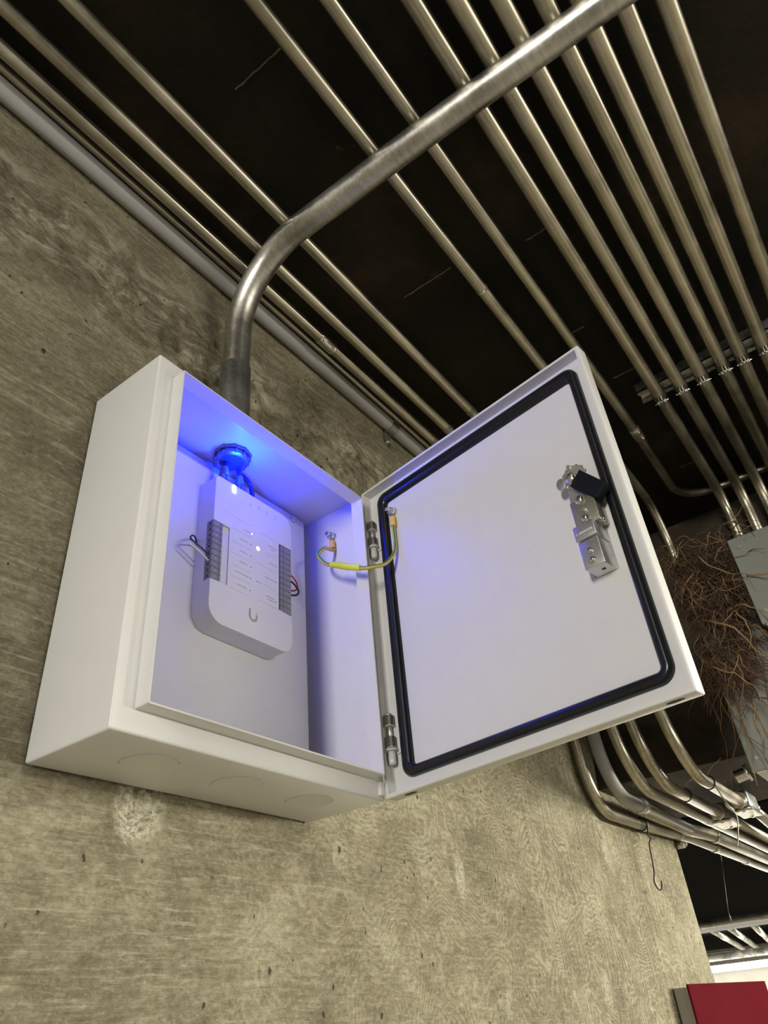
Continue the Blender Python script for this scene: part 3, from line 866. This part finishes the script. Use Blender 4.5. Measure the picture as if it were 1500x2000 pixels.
# emblem: open letter-U stroke with loose squares at its upper right
b = MB()
cu, zu, ro, ri = 0.2035, 0.1895, 0.0068, 0.0040
po, pi_ = [(cu-ro, 0.1975)], [(cu-ri, 0.1975)]
for i in range(13):
    t = PI + PI*i/12*0.97
    po.append((cu + ro*math.cos(t), zu + ro*math.sin(t))); pi_.append((cu + ri*math.cos(t), zu + ri*math.sin(t)))
po.append((cu+ro, 0.1916)); pi_.append((cu+ri, 0.1928))
k = len(po)
v0 = [[b.bm.verts.new((p[0], y, p[1])) for p in q] for y in (YF+0.0001, YF-0.0002) for q in (po, pi_)]
for i in range(k-1):
    b.bm.faces.new((v0[0][i], v0[0][i+1], v0[2][i+1], v0[2][i])); b.bm.faces.new((v0[1][i], v0[1][i+1], v0[3][i+1], v0[3][i]))
    b.bm.faces.new((v0[2][i], v0[2][i+1], v0[3][i+1], v0[3][i]))
for x, z, s in ((0.2096, 0.1932, 0.0011), (0.2081, 0.1952, 0.0009), (0.2098, 0.1958, 0.0006)):
    b.box(x-s/2, x+s/2, YF-0.0002, YF+0.0001, z-s/2, z+s/2)
b.build('emblem', 'logo', hub)
# blue status light and emissive white dots
b = MB()
b.prism(rrect(0.1648, 0.1692, 0.3408, 0.3528, 0.0021, 5), fxz, YF+0.001, YF-0.0007, 0.0003)
led = b.build('blue_indicator', 'led_blue', hub); led['label'] = 'glowing blue status light'
ld = bpy.data.lights.new('blue_indicator_glow', 'AREA'); ld.shape = 'DISK'; ld.size = 0.006; ld.energy = 1.2; ld.color = (0.0, 0.009, 1.0)
lo = bpy.data.objects.new('blue_indicator_glow', ld); COL.objects.link(lo); lo.location = (0.1660, YF-0.0110, 0.3530)
lo.rotation_euler = Vector((-0.10, -0.30, 1.0)).to_track_quat('-Z', 'Y').to_euler()
b = MB(); disc(0.2088, 0.2813, 0.0027, 18); b.build('white_dot', 'dot_white', hub)
b = MB(); disc(0.1981, 0.2970, 0.0009, 12); b.build('white_dot', 'dot_white', hub)

# ------------------------------------------------------------------ network cables and signal wires
NG = 'blue network cables above the controller'
def net(label, x, y, pts, boot=True, zt=0.3530):
    t = thing('network_cable', label, 'cable', (x, y, zt), NG)
    if boot:
        b = MB(); b.box(x-0.0068, x+0.0068, y-0.0050, y+0.0050, zt-0.0005, zt+0.0095, 0.0010)
        b.box(x-0.0016, x+0.0016, y-0.0062, y-0.0040, zt+0.0005, zt+0.0085, 0.0005)
        b.build('plug', 'blue_lit_boot', t)
        b = MB()
        prof_p, prof_r = [], []
        for i in range(5):
            z = zt + 0.0095 + i*0.0030
            r_ = 0.0066 - i*0.00045
            prof_p += [(x, y, z), (x, y, z+0.0016), (x, y, z+0.0018), (x, y, z+0.0030)]
            prof_r += [r_, r_, r_-0.0014, r_-0.0014]
        b.tube(prof_p, prof_r, 14); b.build('strain_relief', 'blue_lit_boot', t)
    b = MB(); b.tube(spline(pts, 7), 0.0031, 12); b.build('sheath', 'blue_cable', t)
    return t
net('blue network cable plugged in left of the blue status light', 0.1560, -0.0415, [(0.156, -0.0415, 0.374), (0.157, -0.0410, 0.383), (0.162, -0.0410, 0.391), (0.164, -0.0410, 0.405)])
net('blue network cable plugged in right of the blue status light', 0.1810, -0.0415, [(0.181, -0.0415, 0.374), (0.180, -0.0420, 0.382), (0.176, -0.0430, 0.391), (0.173, -0.0430, 0.405)])
net('dark blue cable looping down behind the two plugs', 0.2080, -0.0360, [(0.2080, -0.036, 0.3530), (0.2085, -0.036, 0.368), (0.2050, -0.036, 0.380), (0.1970, -0.036, 0.386), (0.1850, -0.036, 0.390), (0.178, -0.036, 0.404)], boot=False)
def wire(label, mat, pts, group, r=0.00095):
    b = MB(); b.tube(spline(pts, 8), r, 8)
    tag(b.build('signal_wire', mat), label, 'wire', group)
WG = 'thin wires at the controller terminals'
wire('thin black wire entering the left grey terminal row', 'pcb', [(0.1388, -0.0430, 0.2430), (0.128, -0.0425, 0.2475), (0.1155, -0.0400, 0.2540), (0.1185, -0.0370, 0.2610), (0.128, -0.0300, 0.2680), (0.1365, -0.0230, 0.270), (0.1386, -0.0215, 0.266)], WG)
wire('thin white wire entering the left grey terminal row', 'white_wire', [(0.1388, -0.0430, 0.2355), (0.127, -0.0425, 0.2415), (0.1130, -0.0400, 0.2480), (0.1140, -0.0360, 0.2530), (0.126, -0.0280, 0.2600), (0.136, -0.0225, 0.262), (0.1386, -0.0215, 0.258)], WG)
wire('thin red wire leaving the right grey terminal row', 'red_wire', [(0.2672, -0.0415, 0.2760), (0.2780, -0.0420, 0.2725), (0.2870, -0.0400, 0.2660), (0.2880, -0.0340, 0.2620), (0.274, -0.0225, 0.2625)], WG)
wire('thin black wire leaving the right grey terminal row', 'pcb', [(0.2672, -0.0415, 0.2675), (0.2790, -0.0420, 0.2640), (0.2890, -0.0400, 0.2585), (0.2890, -0.0330, 0.2560), (0.274, -0.0225, 0.2580)], WG, 0.0012)

# ------------------------------------------------------------------ conduits
def ring_at(p, ax, r, L, mat, name, parent, n=20):
    p = Vector(p); ax = Vector(ax).normalized()
    b = MB(); b.tube([p - ax*L/2, p - ax*L*0.46, p + ax*L*0.46, p + ax*L/2], [r*0.96, r, r, r*0.96], n)
    return b.build(name, mat, parent, smooth=True)
# large conduit rising from the box and sweeping out over the room
bc = thing('steel_conduit', 'large bare steel conduit bending up from the top of the white box and away overhead', 'conduit', (0.168, -0.042, H))
RB = 0.0182
pth = [Vector((0.1640, -0.0450, H-0.004)), Vector((0.1600, -0.0480, 0.547)), Vector((0.1600, -0.0500, 0.600))]
for i in range(0, 25):
    t = 0.5*PI*i/24
    pth.append(Vector((0.1600 - 0.0105*t, -0.050 - 0.12*(1-math.cos(t)), 0.605 + 0.12*math.sin(t))))
pth += spline([pth[-1], (0.1445, -0.25, 0.725), (0.1450, -0.37, 0.725), (0.1485, -0.52, 0.725), (0.1535, -0.70, 0.725), (0.175, -1.6, 0.725)], 4)[1:]
b = MB(); b.tube(pth, RB, 28); b.build('tube', 'conduit_big', bc)
b = MB(); b.tube([(0.1640, -0.0450, H+0.001), (0.1600, -0.0480, 0.5470), (0.1600, -0.0480, 0.5490)], [RB+0.0022, RB+0.0022, RB+0.0008], 28); b.build('set_screw_connector', 'coupling', bc, smooth=True)
b = MB(); b.cyl((0.1640, -0.0450, H-T), (0.1640, -0.0450, H-T-0.0035), RB+0.0055, 10); b.build('locknut', 'hinge', bc)
b = MB(); b.tube([(0.1640, -0.0450, H-0.004), (0.1640, -0.0450, H-0.0115), (0.1640, -0.0450, H-0.0125)], [RB+0.0022, RB+0.0022, RB-0.001], 24)
for i in range(12):
    t = 2*PI*i/12
    b.box(-0.0012, 0.0012, -0.0010, 0.0012, -0.004, 0.004, 0.0003, mtx=Matrix.Translation((0.1640 + (RB+0.0022)*math.cos(t), -0.0450 + (RB+0.0022)*math.sin(t), H-0.0085)) @ Matrix.Rotation(t, 4, 'Z'))
b.build('bushing', 'hinge', bc, smooth=True)
b = MB(); b.cyl((0.1640, -0.0450, H-0.0120), (0.1640, -0.0450, H-0.0130), RB-0.003, 20); b.build('throat_shade_disc', 'term_dark', bc)  # dark disc painted in for the shade inside the closed bushing

XS = -2.2
def strap(x, y, r, z, parent, side=1):
    """one-hole strap: half hoop and a foot screwed to the soffit"""
    b = MB()
    pts = []
    for i in range(13):
        t = -0.1 + (PI + 0.1)*i/12
        pts.append((y - math.cos(t)*(r+0.0012)*side, z - math.sin(t)*(r+0.0012)))
    pts.append((y + (r+0.0012)*side, CZ-0.002)); pts.append((y + (r+0.016)*side, CZ-0.002))
    w = 0.006
    A = [b.bm.verts.new((x-w, p[0], p[1])) for p in pts]; B = [b.bm.verts.new((x+w, p[0], p[1])) for p in pts]
    for i in range(len(pts)-1):
        b.bm.faces.new((A[i], A[i+1], B[i+1], B[i]))
    bmesh.ops.solidify(b.bm, geom=list(b.bm.faces), thickness=0.0014)
    b.cyl((x, y + (r+0.010)*side, CZ-0.001), (x, y + (r+0.010)*side, CZ-0.0055), 0.0035, 10)
    return b.build('strap', 'bright', parent)
def coupling(x, y, z, r, parent, L=0.045, screws=True, ax=(1, 0, 0)):
    c = ring_at((x, y, z), ax, r+0.0018, L, 'bright', 'coupling', parent)
    if screws:
        a = Vector(ax)
        for s in (-0.32, 0.32):
            p = Vector((x, y, z)) + a*L*s
            d = Vector((0, -0.6, -0.8))
            b = MB(); b.cyl(p + d*(r*0.9), p + d*(r+0.0060), 0.0028, 10); b.build('set_screw', 'chrome', c)
    return c
SG = 'galvanised conduits running along the soffit beside the wall'
ZP = 0.760
# wall-side runs: drop over the beam and go on beneath it
def run(label, y0, y1, r, mat, xv, zlow, kind='conduit', z0=ZP, Rb=0.10, end=None, rl=0.0115, pre=()):
    t = thing('conduit_run' if kind == 'conduit' else 'plastic_conduit', label, 'conduit', (0.0, y0, z0), SG)
    ya, za = (pre[-1][1], pre[-1][2]) if pre else (y0, z0)
    pts = [(XS, y0, z0)] + list(pre) + [(xv-0.05, ya, za), (xv-0.01, ya + (y1-ya)*0.3, z0-0.22), (xv, y1, zlow)] + end
    path = fillet(pts, Rb, 10)
    b = MB(); b.tube(path, [r if p.z > 0.46 else rl for p in path], 18); b.build('tube', mat, t)
    return t
tA = run('thin galvanised conduit half hidden in the corner behind the grey plastic conduit', -0.0300, -0.0190, 0.0062, 'conduit', 1.185, 0.134, z0=0.774, pre=[(0.74, -0.030, 0.774), (0.82, -0.030, 0.7835), (0.90, -0.0110, 0.7835), (0.98, -0.0110, 0.774)], end=[(1.45, -0.019, 0.138), (1.85, -0.02, 0.153), (4.6, -0.02, 0.158)])
for x in (1.47, 1.735, 2.06, 2.40):
    ring_at((x, -0.0195, 0.1385 if x < 1.5 else 0.1495 if x < 1.8 else 0.1535), (1, 0, 0.03), 0.0135, 0.012 if x != 2.06 else 0.03, 'bright', 'collar', tA)
tG = run('thick grey plastic conduit lying in the corner of wall and soffit', -0.0135, -0.0560, 0.0128, 'pvc', 1.205, 0.160, 'plastic', z0=0.7625, pre=[(0.80, -0.0135, 0.7625), (0.95, -0.0330, 0.7625)], end=[(1.735, -0.048, 0.157)], rl=0.0135)
b = MB(); b.tube(fillet([(1.40, -0.052, 0.160), (1.735, -0.046, 0.157), (1.95, -0.054, 0.165), (4.6, -0.054, 0.165)], 0.2, 8), 0.0150, 18); b.build('steel_section', 'conduit', tG)
ring_at((1.385, -0.0535, 0.1605), (1, 0.03, 0), 0.0168, 0.03, 'bright', 'coupling', tG)
ring_at((1.95, -0.054, 0.165), (1, 0, 0), 0.018, 0.02, 'bright', 'collar', tG)
# clip holding the grey conduit to the wall
b = MB()
pts = [( -0.0015, 0.722), (-0.0030, 0.7445)] + [(-0.0135 - 0.0145*math.cos(t), 0.7625 - 0.0145*math.sin(t)) for t in [(-0.85 + 1.0*1.0) + k*0 for k in (0,)][:0]]
for i in range(11):
    t = 2.30 - (2.30 + 0.25)*i/10
    pts.append((-0.0135 - 0.0145*math.cos(t), 0.7625 - 0.0145*math.sin(t)))
A = [b.bm.verts.new((0.588, p[0], p[1])) for p in pts]; B = [b.bm.verts.new((0.608, p[0], p[1])) for p in pts]
for i in range(len(pts)-1): b.bm.faces.new((A[i], A[i+1], B[i+1], B[i]))
bmesh.ops.solidify(b.bm, geom=list(b.bm.faces), thickness=0.0016)
b.cyl((0.599, -0.001, 0.730), (0.599, -0.006, 0.730), 0.0032, 10)
b.build('wall_clip', 'bright', tG)
tB = run('galvanised conduit nearest the grey plastic one, joined by a set-screw coupling', -0.0560, -0.1250, 0.0090, 'conduit', 1.150, 0.150, end=[(4.6, -0.125, 0.150)])
coupling(0.352, -0.0560, ZP, 0.0090, tB, 0.038); strap(0.685, -0.0560, 0.0090, ZP, tB); coupling(1.63, -0.125, 0.150, 0.0105, tB, 0.05, False)
tC = run('second galvanised conduit out from the grey plastic one', -0.0960, -0.1650, 0.0090, 'conduit', 1.150, 0.150, end=[(1.56, -0.165, 0.150)])
strap(0.672, -0.0960, 0.0090, ZP, tC)
tD = run('third galvanised conduit out from the grey plastic one', -0.1570, -0.2300, 0.0090, 'conduit', 1.135, 0.150, end=[(1.50, -0.230, 0.150)])
strap(0.660, -0.1570, 0.0090, ZP, tD)
# two slimmer runs in the middle of the soffit
tE = thing('conduit_run', 'slim galvanised conduit in mid soffit, the one nearer the wall', 'conduit', (0, -0.317, ZP), SG)
b = MB(); b.tube(fillet([(XS, -0.317, ZP), (1.22, -0.317, ZP), (1.272, -0.317, 0.68), (1.275, -0.317, 0.615)], [0.10, 0.1], 10), 0.0092, 18); b.build('tube', 'conduit', tE)
ring_at((0.429, -0.317, ZP), (1, 0, 0), 0.0102, 0.004, 'bright', 'joint', tE)
tF = thing('conduit_run', 'slim galvanised conduit in mid soffit that turns aside before the beam', 'conduit', (0, -0.383, ZP), SG)
b = MB(); b.tube(fillet([(XS, -0.384, ZP), (0.95, -0.383, ZP+0.004), (1.285, -0.374, 0.772), (1.298, -1.2, 0.774)], [0.5, 0.085], 12), 0.0092, 18); b.build('tube', 'conduit', tF)
coupling(0.955, -0.383, ZP+0.003, 0.0092, tF, 0.036)
# bank of seven conduits hung on a channel
BG = 'bank of seven conduits hung side by side under the soffit'
names = ['first', 'second', 'third', 'fourth', 'fifth', 'sixth', 'seventh']
YR = [-0.459, -0.500, -0.540, -0.580, -0.614, -0.653, -0.695]
STX = 0.868
for i, y in enumerate(YR):
    t = thing('conduit_run', f'stout galvanised conduit, {names[i]} of the clamped bank of seven counted from the wall', 'conduit', (0, y, 0.758), BG)
    r = 0.0112
    zz = 0.758
    b = MB(); b.tube(fillet([(XS, y, zz), (1.285, y, zz), (1.300, y, 0.52)], 0.075, 10), r, 18); b.build('tube', 'conduit', t)
    # clamp: two cheeks hooked into the channel and a bolt under the tube
    b = MB()
    pts = []
    for k in range(15):
        a = -0.25 + (PI + 0.5)*k/14
        pts.append((y + math.cos(a)*(r+0.0012), zz - math.sin(a)*(r+0.0012)))
    pts = [(y + 0.0075, 0.784)] + pts + [(y - 0.0075, 0.784)]
    w = 0.0085
    A = [b.bm.verts.new((STX-w, p[0], p[1])) for p in pts]; B = [b.bm.verts.new((STX+w, p[0], p[1])) for p in pts]
    for k in range(len(pts)-1): b.bm.faces.new((A[k], A[k+1], B[k+1], B[k]))
    bmesh.ops.solidify(b.bm, geom=list(b.bm.faces), thickness=0.0015)
    b.box(STX-w, STX+w, y-0.004, y-0.0015, zz-r-0.011, zz-r, 0.0004); b.box(STX-w, STX+w, y+0.0015, y+0.004, zz-r-0.011, zz-r, 0.0004)
    cl = b.build('clamp', 'bright', t)
    b = MB(); b.cyl((STX, y-0.013, zz-r-0.007), (STX, y+0.013, zz-r-0.007), 0.0017, 10); b.cyl((STX, y-0.0095, zz-r-0.007), (STX, y-0.0045, zz-r-0.007), 0.0042, 6); b.cyl((STX, y+0.0045, zz-r-0.007), (STX, y+0.0080, zz-r-0.007), 0.0040, 6)
    b.build('bolt', 'chrome', cl)
# slotted channel
ch = thing('strut_channel', 'slotted steel channel carrying the clamped bank of conduits', 'channel', (STX, -0.60, 0.79))
b = MB(); b.box(STX-0.0205, STX+0.0205, -1.0, -0.425, 0.7915, 0.7940); b.build('web', 'bright', ch)
for s in (-1, 1):
    b = MB(); b.box(STX+s*0.0185, STX+s*0.0205, -1.0, -0.425, 0.7705, 0.7930); b.box(STX+s*0.0095, STX+s*0.0205, -1.0, -0.425, 0.7705, 0.7725); b.box(STX+s*0.0095, STX+s*0.0112, -1.0, -0.425, 0.7725, 0.7765)
    b.build('flange', 'bright', ch)

# ------------------------------------------------------------------ fittings beneath the beam
def conduit_body(label, x, y, z, tail):
    t = thing('conduit_fitting', label, 'fitting', (x, y, z), 'cast conduit bodies under the beam')
    b = MB(); b.box(x-0.045, x+0.045, y-0.019, y+0.019, z-0.016, z+0.022, 0.006, 3); b.build('casting', 'coupling', t, smooth=True)
    b = MB(); b.box(x-0.047, x+0.047, y-0.021, y+0.021, z-0.0205, z-0.0155, 0.0015); cv = b.build('cover', 'bright', t)
    for s in (-1, 1):
        b = MB(); b.cyl((x+s*0.038, y, z-0.020), (x+s*0.038, y, z-0.0225), 0.0035, 12); b.build('screw', 'chrome', cv)
    for s in (-1, 1):
        b = MB(); b.tube([(x+s*0.043, y, z), (x+s*0.052, y, z), (x+s*0.053, y, z), (x+s*0.066, y, z)], [0.0155, 0.0155, 0.0175, 0.0175], 8); b.build('hub', 'bright', t)
    b = MB(); b.tube(fillet([(x+0.055, y, z)] + tail, 0.25, 8), 0.0118, 18); b.build('outgoing_tube', 'conduit', t)
    return t
conduit_body('galvanised conduit body under the beam, the one nearer the wall', 1.625, -0.165, 0.150, [(4.6, -0.165, 0.152)])
conduit_body('galvanised conduit body under the beam, the one farther from the wall', 1.560, -0.230, 0.152, [(1.70, -0.230, 0.148), (2.05, -0.225, 0.120), (4.6, -0.225, 0.122)])
# tie wires hugging two of the drops, one with a long loose tail
def tie(label, x, y, z, r, tail):
    t = thing('tie_wire', label, 'wire', (x, y, z), 'tie wires under the beam')
    b = MB(); b.tube([(x, y + r*math.cos(2*PI*i/24), z + r*math.sin(2*PI*i/24)) for i in range(24)], 0.0013, 6, closed=True); b.build('loop', 'rust_wire', t)
    b = MB(); b.tube(spline([(x, y, z+r)] + tail, 5), 0.0013, 6); b.build('tail', 'wire_pale', t)
tie('rusty tie wire twisted round the conduit next to the outermost one', 1.33, -0.165, 0.150, 0.0130, [(1.325, -0.178, 0.172), (1.33, -0.190, 0.178), (1.325, -0.197, 0.186)])
tie('tie wire with a long crooked tail hanging from the outermost conduit', 1.27, -0.230, 0.150, 0.0130, [(1.265, -0.247, 0.176), (1.262, -0.262, 0.182), (1.268, -0.268, 0.188)])
b = MB(); b.tube(spline([(1.27, -0.243, 0.150), (1.272, -0.243, 0.135), (1.268, -0.252, 0.105), (1.285, -0.258, 0.085), (1.278, -0.252, 0.055), (1.262, -0.246, 0.030)], 6), 0.0011, 6)
tag(b.build('loose_wire', 'wire_pale'), 'pale crooked wire end dangling below the outermost conduit drop', 'wire')
# hook
hk = thing('wire_hook', 'dark wire hook hanging from the lowest conduit in front of the wall', 'hook', (1.455, -0.022, 0.137))
b = MB(); b.tube([(1.455, -0.020 + 0.0142*math.cos(2*PI*i/24), 0.1385 + 0.0142*math.sin(2*PI*i/24)) for i in range(24)], 0.0016, 6, closed=True); b.build('loop', 'rust_wire', hk)
b = MB(); b.tube(spline([(1.455, -0.0335, 0.136), (1.452, -0.034, 0.128), (1.443, -0.034, 0.112), (1.452, -0.034, 0.104), (1.437, -0.033, 0.092), (1.432, -0.032, 0.065), (1.424, -0.031, 0.035), (1.412, -0.030, 0.018), (1.420, -0.030, 0.005), (1.437, -0.030, 0.002), (1.452, -0.030, 0.008), (1.461, -0.030, 0.021)], 6), 0.0016, 7); b.build('shank', 'rust_wire', hk)
b = MB(); b.tube(spline([(1.446, -0.034, 0.110), (1.466, -0.036, 0.105), (1.478, -0.036, 0.108)], 5), 0.0013, 6); b.build('twist', 'rust_wire', hk)
# bracket where the run leaves the wall end
b = MB(); b.tube([(1.752, -0.004, 0.128), (1.752, -0.024, 0.128)], 0.0085, 12); b.tube([(1.752, -0.0235, 0.128), (1.752, -0.030, 0.128)], [0.0060, 0.0045], 6)
tag(b.build('anchor_bolt', 'bright', None), 'small bolt in the wall corner below the conduits', 'bolt')

# ------------------------------------------------------------------ boxes and roots on the beam face
def jbox(label, x0, x1, y0, y1, z0, z1):
    t = thing('junction_box', label, 'junction box', ((x0+x1)/2, (y0+y1)/2, z0), 'grey electrical boxes on the beam')
    b = MB(); b.box(x0+0.012, x1, y0, y1, z0, z1, 0.003); b.build('body', 'box_grey', t)
    b = MB(); b.box(x0, x0+0.0125, y0-0.003, y1+0.003, z0-0.003, z1+0.003, 0.002); cv = b.build('cover', 'box_grey', t)
    for zc in (z0+0.02, z1-0.02):
        b = MB(); b.cyl((x0+0.001, y1-0.014, zc), (x0-0.0025, y1-0.014, zc), 0.004, 12); b.build('screw', 'wire_pale', cv)
    b = MB(); b.box(x0+0.004, x1-0.004, y0+0.004, y1-0.004, z0-0.0050, z0+0.0005, 0.001); b.build('underside', 'box_pale', t)
    return t
t2 = jbox('wide grey electrical box fixed to the beam, behind the dry roots', 1.215, 1.32, -0.80, -0.326, 0.140, 0.520)
b = MB(); b.tube([(1.262, -0.312, 0.150), (1.262, -0.306, 0.149), (1.262, -0.305, 0.149), (1.262, -0.285, 0.146)], [0.0165, 0.0165, 0.012, 0.012], 10); b.build('connector', 'chrome', t2)
jbox('small grey electrical box standing proud of the wide one, upper right', 1.120, 1.213, -0.76, -0.449, 0.365, 0.545)

rc = thing('root_clump', 'brown clump of dry stringy roots hanging over the grey boxes', 'roots', (1.20, -0.38, 0.40))
def strand(b, p, dirv, L, r, n=4, seg=7, sag=0.5):
    pts = []; rr = []
    v = Vector(dirv).normalized(); p = Vector(p)
    for i in range(seg):
        pts.append(p.copy()); rr.append(r*(1 - 0.75*i/(seg-1)))
        v = (v + Vector((random.uniform(-.45, .45), random.uniform(-.5, .5), random.uniform(-.5, .35) - sag*0.15))).normalized()
        p = p + v*(L/seg)
    b.tube(pts, rr, n)
def inside(nmax=400):
    while True:
        z = random.uniform(0.285, 0.600); y = random.uniform(-0.47, -0.285)
        # outline leans: upper part spreads to the right, lower part narrower
        lo = -0.47 + max(0, (0.56 - z))*0.28 if z < 0.56 else -0.475
        hi = -0.300 - 0.03*math.sin((z-0.28)*11)
        if lo < y < hi and random.random() < (0.55 + 0.45*math.sin((z - 0.28)*19 + 1)**2):
            return Vector((random.uniform(1.135, 1.225), y, z))
b = MB()
for i in range(1250):
    strand(b, inside(), (random.uniform(-.4, .3), random.uniform(-.7, .7), random.uniform(-1, .4)), random.uniform(0.03, 0.10), random.uniform(0.0006, 0.0018), 3, 7)
rm = b.build('root_mass', 'root', rc); rm['kind'] = 'stuff'
b = MB()
for i in range(200):
    strand(b, inside() + Vector((-0.012, 0, 0)), (random.uniform(-.4, .2), random.uniform(-.8, .8), random.uniform(-1, .2)), random.uniform(0.04, 0.11), random.uniform(0.0006, 0.0014), 3, 8)
rm = b.build('tan_fibres', 'root_pale', rc); rm['kind'] = 'stuff'
for i in range(26):
    b = MB()
    p = inside() + Vector((-0.02, random.uniform(-.03, 0), -0.03))
    strand(b, p, (random.uniform(-.2, .1), random.uniform(-.6, .2), random.uniform(-1, -.1)), random.uniform(0.12, 0.24), random.uniform(0.0014, 0.0026), 6, 11)
    b.build('root', 'root_pale' if i % 2 else 'root', rc)
for i in range(6):
    b = MB()
    strand(b, (1.17 + 0.01*i, -0.300 - 0.022*i, 0.30), (0, 0.05, -1), 0.18 + 0.02*i, 0.0012, 5, 9, 2.0)
    b.build('root', 'root', rc)

# ------------------------------------------------------------------ red cabinet at the end of the wall
rd = thing('red_cabinet', 'dark red metal cabinet low at the end of the concrete wall', 'cabinet', (1.75, 0, -0.60))
b = MB(); b.box(1.432, 2.06, -0.033, -0.0035, -0.60, -0.172, 0.002); b.build('body', 'red_side', rd)
b = MB(); b.box(1.426, 2.066, -0.0375, -0.0325, -0.606, -0.167, 0.0015); b.build('front', 'red_box', rd)

# ------------------------------------------------------------------ the bays beyond
b = MB(); b.tube([(4.955, -3, 0.185), (4.955, 4.9, 0.185)], 0.022, 14); tag(b.build('steel_rail', 'bright'), 'pale rail along the lower edge of the distant dark beam', 'rail')
FG = 'distant conduits beyond the dark beam'
for i, (ya, nm) in enumerate(((1.02, 'left'), (0.90, 'middle'), (0.74, 'right'))):
    b = MB(); b.tube([(5.55, ya - 0.02, 0.215), (8.5, ya + 0.48, 0.195)], 0.024, 12)
    tag(b.build('distant_conduit', 'bright'), f'{nm} one of three short pale conduits far off beyond the beam', 'conduit', FG)
b = MB(); b.tube([(7.6, -2, 0.085), (7.6, 4.9, 0.085)], 0.060, 20)
for y in (0.6, 1.2, 1.8, 2.4):
    b.tube([(7.6, y, 0.085), (7.6, y+0.04, 0.085)], 0.066, 20)
tag(b.build('distant_duct', 'bright'), 'pale round duct above the distant fluorescent light', 'duct')
fl = thing('fluorescent_fixture', 'glaring fluorescent light fixture far off above the red cabinet', 'light', (7.0, 1.4, 0.05))
b = MB(); b.box(6.93, 7.07, 0.1, 3.4, 0.035, 0.065, 0.004); b.build('tray', 'farwall', fl)
for s in (-0.035, 0.035):
    b = MB(); b.cyl((7.0+s, 0.15, 0.012), (7.0+s, 3.35, 0.012), 0.020, 14); b.build('tube', 'tube', fl)
for y in (0.12, 3.36):
    b = MB(); b.box(6.93, 7.07, y-0.02, y+0.02, -0.01, 0.04, 0.004); b.build('lamp_holder', 'farwall', fl)
# hanging cord by the wall end
b = MB(); b.tube(spline([(2.5, 0.030, CZ), (2.5, 0.032, 0.50), (2.5, 0.060, 0.25), (2.5, 0.102, 0.03)], 6), 0.0009, 6)
b.tube([(2.5, 0.102, 0.03), (2.5, 0.102, 0.005)], [0.0012, 0.003], 8)
tag(b.build('pull_cord', 'wire_pale'), 'thin pale cord hanging past the end of the wall', 'cord')
